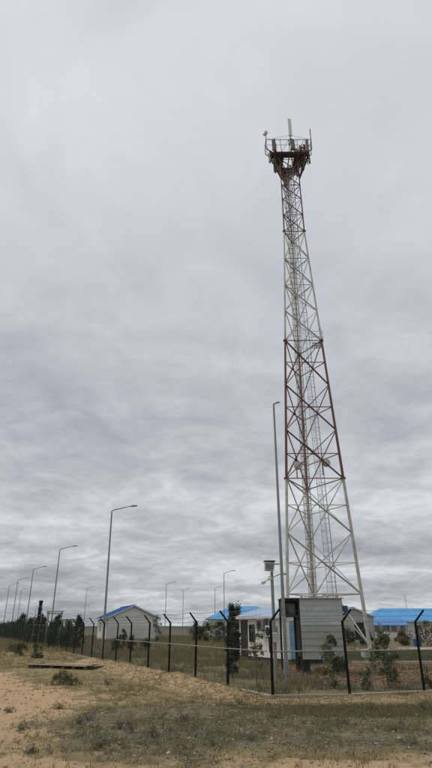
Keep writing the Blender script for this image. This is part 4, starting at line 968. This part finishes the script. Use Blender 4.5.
# low bushes and weeds on the open ground
def weed(x, y, h, w, n, label, name='weed_clump', cat='weed', group=None, mat='weed', seed=0, size=.03):
    p = gp(x, y); o = empty(name, p, random.uniform(0, 6), label, cat, group); g = np.random.default_rng(seed)
    st = MB()
    for k in range(9):
        a = g.uniform(0, 6.28); r = g.uniform(.2, .8) * w; st.path([(0, 0, 0), (math.cos(a) * r * .5, math.sin(a) * r * .5, h * .5), (math.cos(a) * r, math.sin(a) * r, h * g.uniform(.6, .95))], [.008, .006, .003], 4)
    st.build('stem', M['weed'], o)
    link('foliage', crown_mesh('foliage', 0.01, h, lambda t: w * (1 - .6 * t), n, size, M[mat], 22, seed), o)
weed(60, 682.5, .42, .38, 900, 'larger green bush of the pair on open ground before the plank stack', 'low_bush', 'bush', seed=1, mat='leaf_bush')
weed(70.5, 683.5, .32, .40, 800, 'lower browner bush of the pair on open ground before the plank stack', 'low_bush', 'bush', seed=2, mat='leaf_bush')
weed(20, 655.5, .75, .65, 800, 'round green bush on the grass outside the fence row', 'low_bush', 'bush', seed=3, mat='leaf_bush', size=.06)
weed(36.5, 658, .8, .45, 800, 'small dark bush between the plank stack and the fence row', 'low_bush', 'bush', seed=4, mat='leaf_dark', size=.05)
weed(13, 652, .55, .7, 600, 'flat bush on the grass at the foot of the fence trees', 'low_bush', 'bush', seed=5, mat='leaf_bush', size=.06)
WL = {'s': 'small green weed tuft sprouting from the bare sand', 'g': 'low grey-green weed clump growing among the pebbles', 'b': 'dry weed clump on the grassy strip below the bank'}
for i, (x, y, h, w, k) in enumerate(((88, 718, .2, .26, 'g'), (79, 722, .14, .22, 'g'), (120, 727, .2, .2, 'g'), (132, 730, .24, .16, 'g'), (160, 716, .2, .34, 'g'), (186, 719, .16, .2, 'g'), (152, 734, .2, .14, 'g'), (60, 708, .13, .2, 's'), (22, 729, .12, .16, 's'), (32, 752, .08, .12, 's'), (215, 743, .2, .4, 'g'), (275, 717, .14, .3, 'b'), (343, 724, .12, .3, 'g'), (395, 729, .13, .34, 'g'), (252, 737, .14, .25, 'g'), (413, 741, .12, .25, 'g'), (240, 704, .2, .2, 'b'), (372, 708, .2, .25, 'b'), (425, 709, .2, .3, 'b'), (108, 684, .17, .22, 'b'), (8, 712, .09, .18, 's'), (100, 745, .12, .2, 'g'))):
    weed(x, y, h, w, 260, WL[k], group='weed clumps, ' + {'s': 'bare sand', 'g': 'pebbly patch', 'b': 'grassy strip'}[k], seed=100 + i, size=.018)

# ------------------------------------------------------------------ stack of old planks on the ground
def planks():
    a, b = G(38, 666), G(98, 668.5); d = (b - a).normalized(); L_ = (b - a).length; c = (a + b) / 2
    ang = math.atan2(d.y, d.x); z0 = max(hgt(c.x + d.x * t, c.y + d.y * t) for t in (-2, -1, 0, 1, 2)) - .02
    gname = 'old planks lying on the grass'
    o = empty('plank_deck', (c.x, c.y, z0), ang, 'low stack of weathered planks on dark bearers lying on the grass', 'plank stack')
    for x in np.linspace(-L_ / 2 + .2, L_ / 2 - .2, 6): MB().box((x, 0, .05), (.16, 1.5, .14), random.uniform(-.08, .08)).build('bearer', M['wood_dark'], o)  # bearers in a darker tone than the planks
    y = -.78
    for k in range(9):
        w = random.uniform(.13, .2); s = random.uniform(-.35, .3); ln = L_ * random.uniform(.62, .98)
        MB().box((s + (L_ * .06 if k == 0 else 0), y + w / 2, .145 + random.uniform(0, .05)), (ln, w - .02, .04), random.uniform(-.03, .03), random.uniform(-.08, .08)).build('plank', M['wood'] if k % 4 else M['wood_pale'], o); y += w
    for k in range(3):
        MB().box((L_ * .22 + random.uniform(-.3, .3), -.4 + k * .35, .19), (L_ * .48, .2, .035), random.uniform(-.12, .12), random.uniform(-.05, .12)).build('plank', M['wood_pale'], o)
    MB().box((-L_ * .2, .2, .19), (L_ * .5, .16, .035), .06).build('plank', M['wood'], o)
planks()

# ------------------------------------------------------------------ grass, pebbles and clods (uncountable)
def sample(n, xr, yr, dens):
    X = rng.uniform(*xr, n); Y = rng.uniform(*yr, n); keep = rng.uniform(0, 1, n) < dens(X, Y); X, Y = X[keep], Y[keep]
    return X, Y
def heights(X, Y): return np.array([hgt(float(a), float(b)) for a, b in zip(X, Y)])
def lump(X, Y, f, seed): return np.array([mnoise.noise((float(a) * f, float(b) * f, seed)) for a, b in zip(X, Y)])
def blades(name, X, Y, per, hmin, hmax, width, spread, mat, label, bend=.5, hmul=None):
    n = len(X); Z = heights(X, Y); k = n * per
    bx = np.repeat(X, per) + rng.normal(0, spread, k); by = np.repeat(Y, per) + rng.normal(0, spread, k); bz = np.repeat(Z, per) - .01
    h = rng.uniform(hmin, hmax, k) * np.repeat(rng.uniform(.6, 1.3, n) if hmul is None else hmul, per); a = rng.uniform(0, 2 * np.pi, k); w = width * rng.uniform(.6, 1.4, k)
    ld = rng.uniform(0, 2 * np.pi, k); lr = h * bend * rng.uniform(.2, 1.2, k)
    V = np.empty((k, 3, 3)); V[:, 0] = np.stack([bx - np.cos(a) * w, by - np.sin(a) * w, bz], 1); V[:, 1] = np.stack([bx + np.cos(a) * w, by + np.sin(a) * w, bz], 1)
    V[:, 2] = np.stack([bx + np.cos(ld) * lr, by + np.sin(ld) * lr, bz + h], 1)
    me = np_mesh(name, V.reshape(-1, 3), np.arange(3 * k).reshape(-1, 3), mat)
    tag(link(name, me), label, 'grass', kind='stuff')
def ground_fields(X, Y): return soils(X, Y)
def d_out(X, Y):
    s, g, gr, st, rd, inn = soils(X, Y); s = np.clip(s * 1.5 - .35 + .8 * lump(X, Y, .7, 1.9), 0, 1); n = lump(X, Y, .8, 3.3) * .5 + lump(X, Y, 2.7, 8.1) * .35
    return np.clip((.55 + n * 1.6) * (1 - .93 * s) * (1 - .5 * g) * (1 - .45 * st) + .45 * gr, 0, 1) * (inn < .5)
X, Y = sample(26000, (-17, 11), (8.5, 34), d_out)
blades('dry_steppe_grass', X, Y, 7, .03, .11, .006, .05, M['steppe'], 'sparse dry steppe grass outside the fence', .9)
def d_straw(X, Y): s, g, gr, st, rd, inn = soils(X, Y); return np.clip(st * .5 + .05, 0, 1) * (inn < .5) * (1 - .8 * s)
X, Y = sample(14000, (-12, 10), (14, 34), d_straw)
blades('straw_grass', X, Y, 6, .03, .12, .006, .05, M['dry'], 'straw-coloured dry grass on the bank along the fence', .9)
def d_green(X, Y): s, g, gr, st, rd, inn = soils(X, Y); return np.clip(gr * .9 + .75 * g * (lump(X, Y, 1.1, 5.5) > -.12) + .35 * (lump(X, Y, .9, 2.5) > .1) * (1 - s), 0, 1) * (inn < .5)
X, Y = sample(42000, (-9, 9), (9.5, 24), d_green)
blades('green_steppe_grass', X, Y, 6, .02, .085, .006, .035, M['green_blade'], 'patchy green grass on the stony ground', .8)
def d_in(X, Y): s, g, gr, st, rd, inn = soils(X, Y); return np.clip(.55 + lump(X, Y, .5, 6.6) * 1.1 - .5 * rd, .05, 1) * (inn > .5) * ((X < 7.6) | (Y < 33))
X, Y = sample(15000, (-14, 13), (18.8, 50), d_in)
blades('tall_dry_weeds', X, Y, 8, .10, .42, .009, .08, M['dry'], 'tall dry weeds inside the fenced compound', .5)
X, Y = sample(5000, (-14, 13), (18.8, 46), d_in)
blades('green_compound_weeds', X, Y, 8, .08, .34, .011, .08, M['weed'], 'green weeds inside the fenced compound', .6)
X, Y = sample(26000, (-45, 14), (45, 105), lambda X, Y: (fence_off_v(X, Y) < 0) * .8) if False else (rng.uniform(-60, 16, 14000), rng.uniform(48, 120, 14000))
blades('far_weeds', X, Y, 5, .15, .5, .03, .25, M['steppe'], 'rough dry weeds on the flat ground towards the horizon', .6)
X = rng.uniform(-40, -8, 12000); Y = rng.uniform(30, 75, 12000); k = ((X - F0.x) * FN.x + (Y - F0.y) * FN.y > .3) & (np.abs(X) < .44 * Y + 2); X, Y = X[k], Y[k]
blades('outer_steppe_grass', X, Y, 6, .05, .2, .012, .1, M['steppe'], 'dry grass outside the long fence', .8)
X = rng.uniform(7.9, 24, 16000); Y = rng.uniform(33.9, 50, 16000); k = Y > 33.7 + (X - 7.8) * .056; X, Y = X[k], Y[k]
blades('lawn_grass', X, Y, 5, .05, .14, .014, .06, M['lawn'], 'short green lawn grass', .6)

X, Y = sample(2600, (-10, 9), (9, 24), lambda X, Y: np.clip(.5 * d_out(X, Y) + .03, 0, 1) * (lump(X, Y, .6, 4.4) > -.1))
blades('dry_stalks', X, Y, 14, .06, .20, .004, .035, M['dry'], 'taller dry stalks standing in the steppe grass', .7, rng.uniform(.4, 1.5, len(X)))
def stones(name, X, Y, rmin, rmax, mat, label, flat=.6):
    n = len(X); Z = heights(X, Y); r = rmin + (rmax - rmin) * rng.uniform(0, 1, n) ** 2.5
    O = np.array([(1, 0, 0), (-1, 0, 0), (0, 1, 0), (0, -1, 0), (0, 0, 1), (0, 0, -1), (.6, .6, .5), (-.6, .5, .6)], float)[:6]
    T = np.array([(0, 2, 4), (2, 1, 4), (1, 3, 4), (3, 0, 4), (2, 0, 5), (1, 2, 5), (3, 1, 5), (0, 3, 5)])
    a = rng.uniform(0, 2 * np.pi, n); ca, sa = np.cos(a), np.sin(a)
    J = O[None] * rng.uniform(.6, 1.25, (n, 6, 1)) + rng.normal(0, .15, (n, 6, 3)); J[:, :, 2] *= flat
    V = np.empty((n, 6, 3)); V[:, :, 0] = J[:, :, 0] * ca[:, None] - J[:, :, 1] * sa[:, None]; V[:, :, 1] = J[:, :, 0] * sa[:, None] + J[:, :, 1] * ca[:, None]; V[:, :, 2] = J[:, :, 2]
    V = V * r[:, None, None] + np.stack([X, Y, Z + r * .15], 1)[:, None]
    me = np_mesh(name, V.reshape(-1, 3), (T[None] + 6 * np.arange(n)[:, None, None]).reshape(-1, 3), mat)
    tag(link(name, me), label, 'stones', kind='stuff')
def d_gr(X, Y): s, g, gr, st, rd, inn = soils(X, Y); return np.clip(g * (.6 + lump(X, Y, 1.6, 2.2) * .9), 0, 1) + .015
X, Y = sample(52000, (-7, 9), (8.7, 18), d_gr); stones('gravel', X, Y, .007, .034, M['stone'], 'grey gravel and pebbles scattered on the soil')
def d_cl(X, Y): s, g, gr, st, rd, inn = soils(X, Y); return (np.clip(st * .75, 0, 1) + .10 * s + .02) * (inn < .5)
X, Y = sample(22000, (-12, 10), (9, 33), d_cl); stones('soil_clods', X, Y, .012, .065, M['clod'], 'crumbly sandy clods on the bank along the fence', .7)
X, Y = sample(5000, (2.6, 16), (22, 33), lambda X, Y: soils(X, Y)[4] * .8); stones('red_soil_clods', X, Y, .02, .12, leafy('red_clod', [(.22, .145, .10), (.28, .18, .12), (.16, .11, .075)], .95, 0.0), 'reddish clods of turned earth by the mast foot', .7)
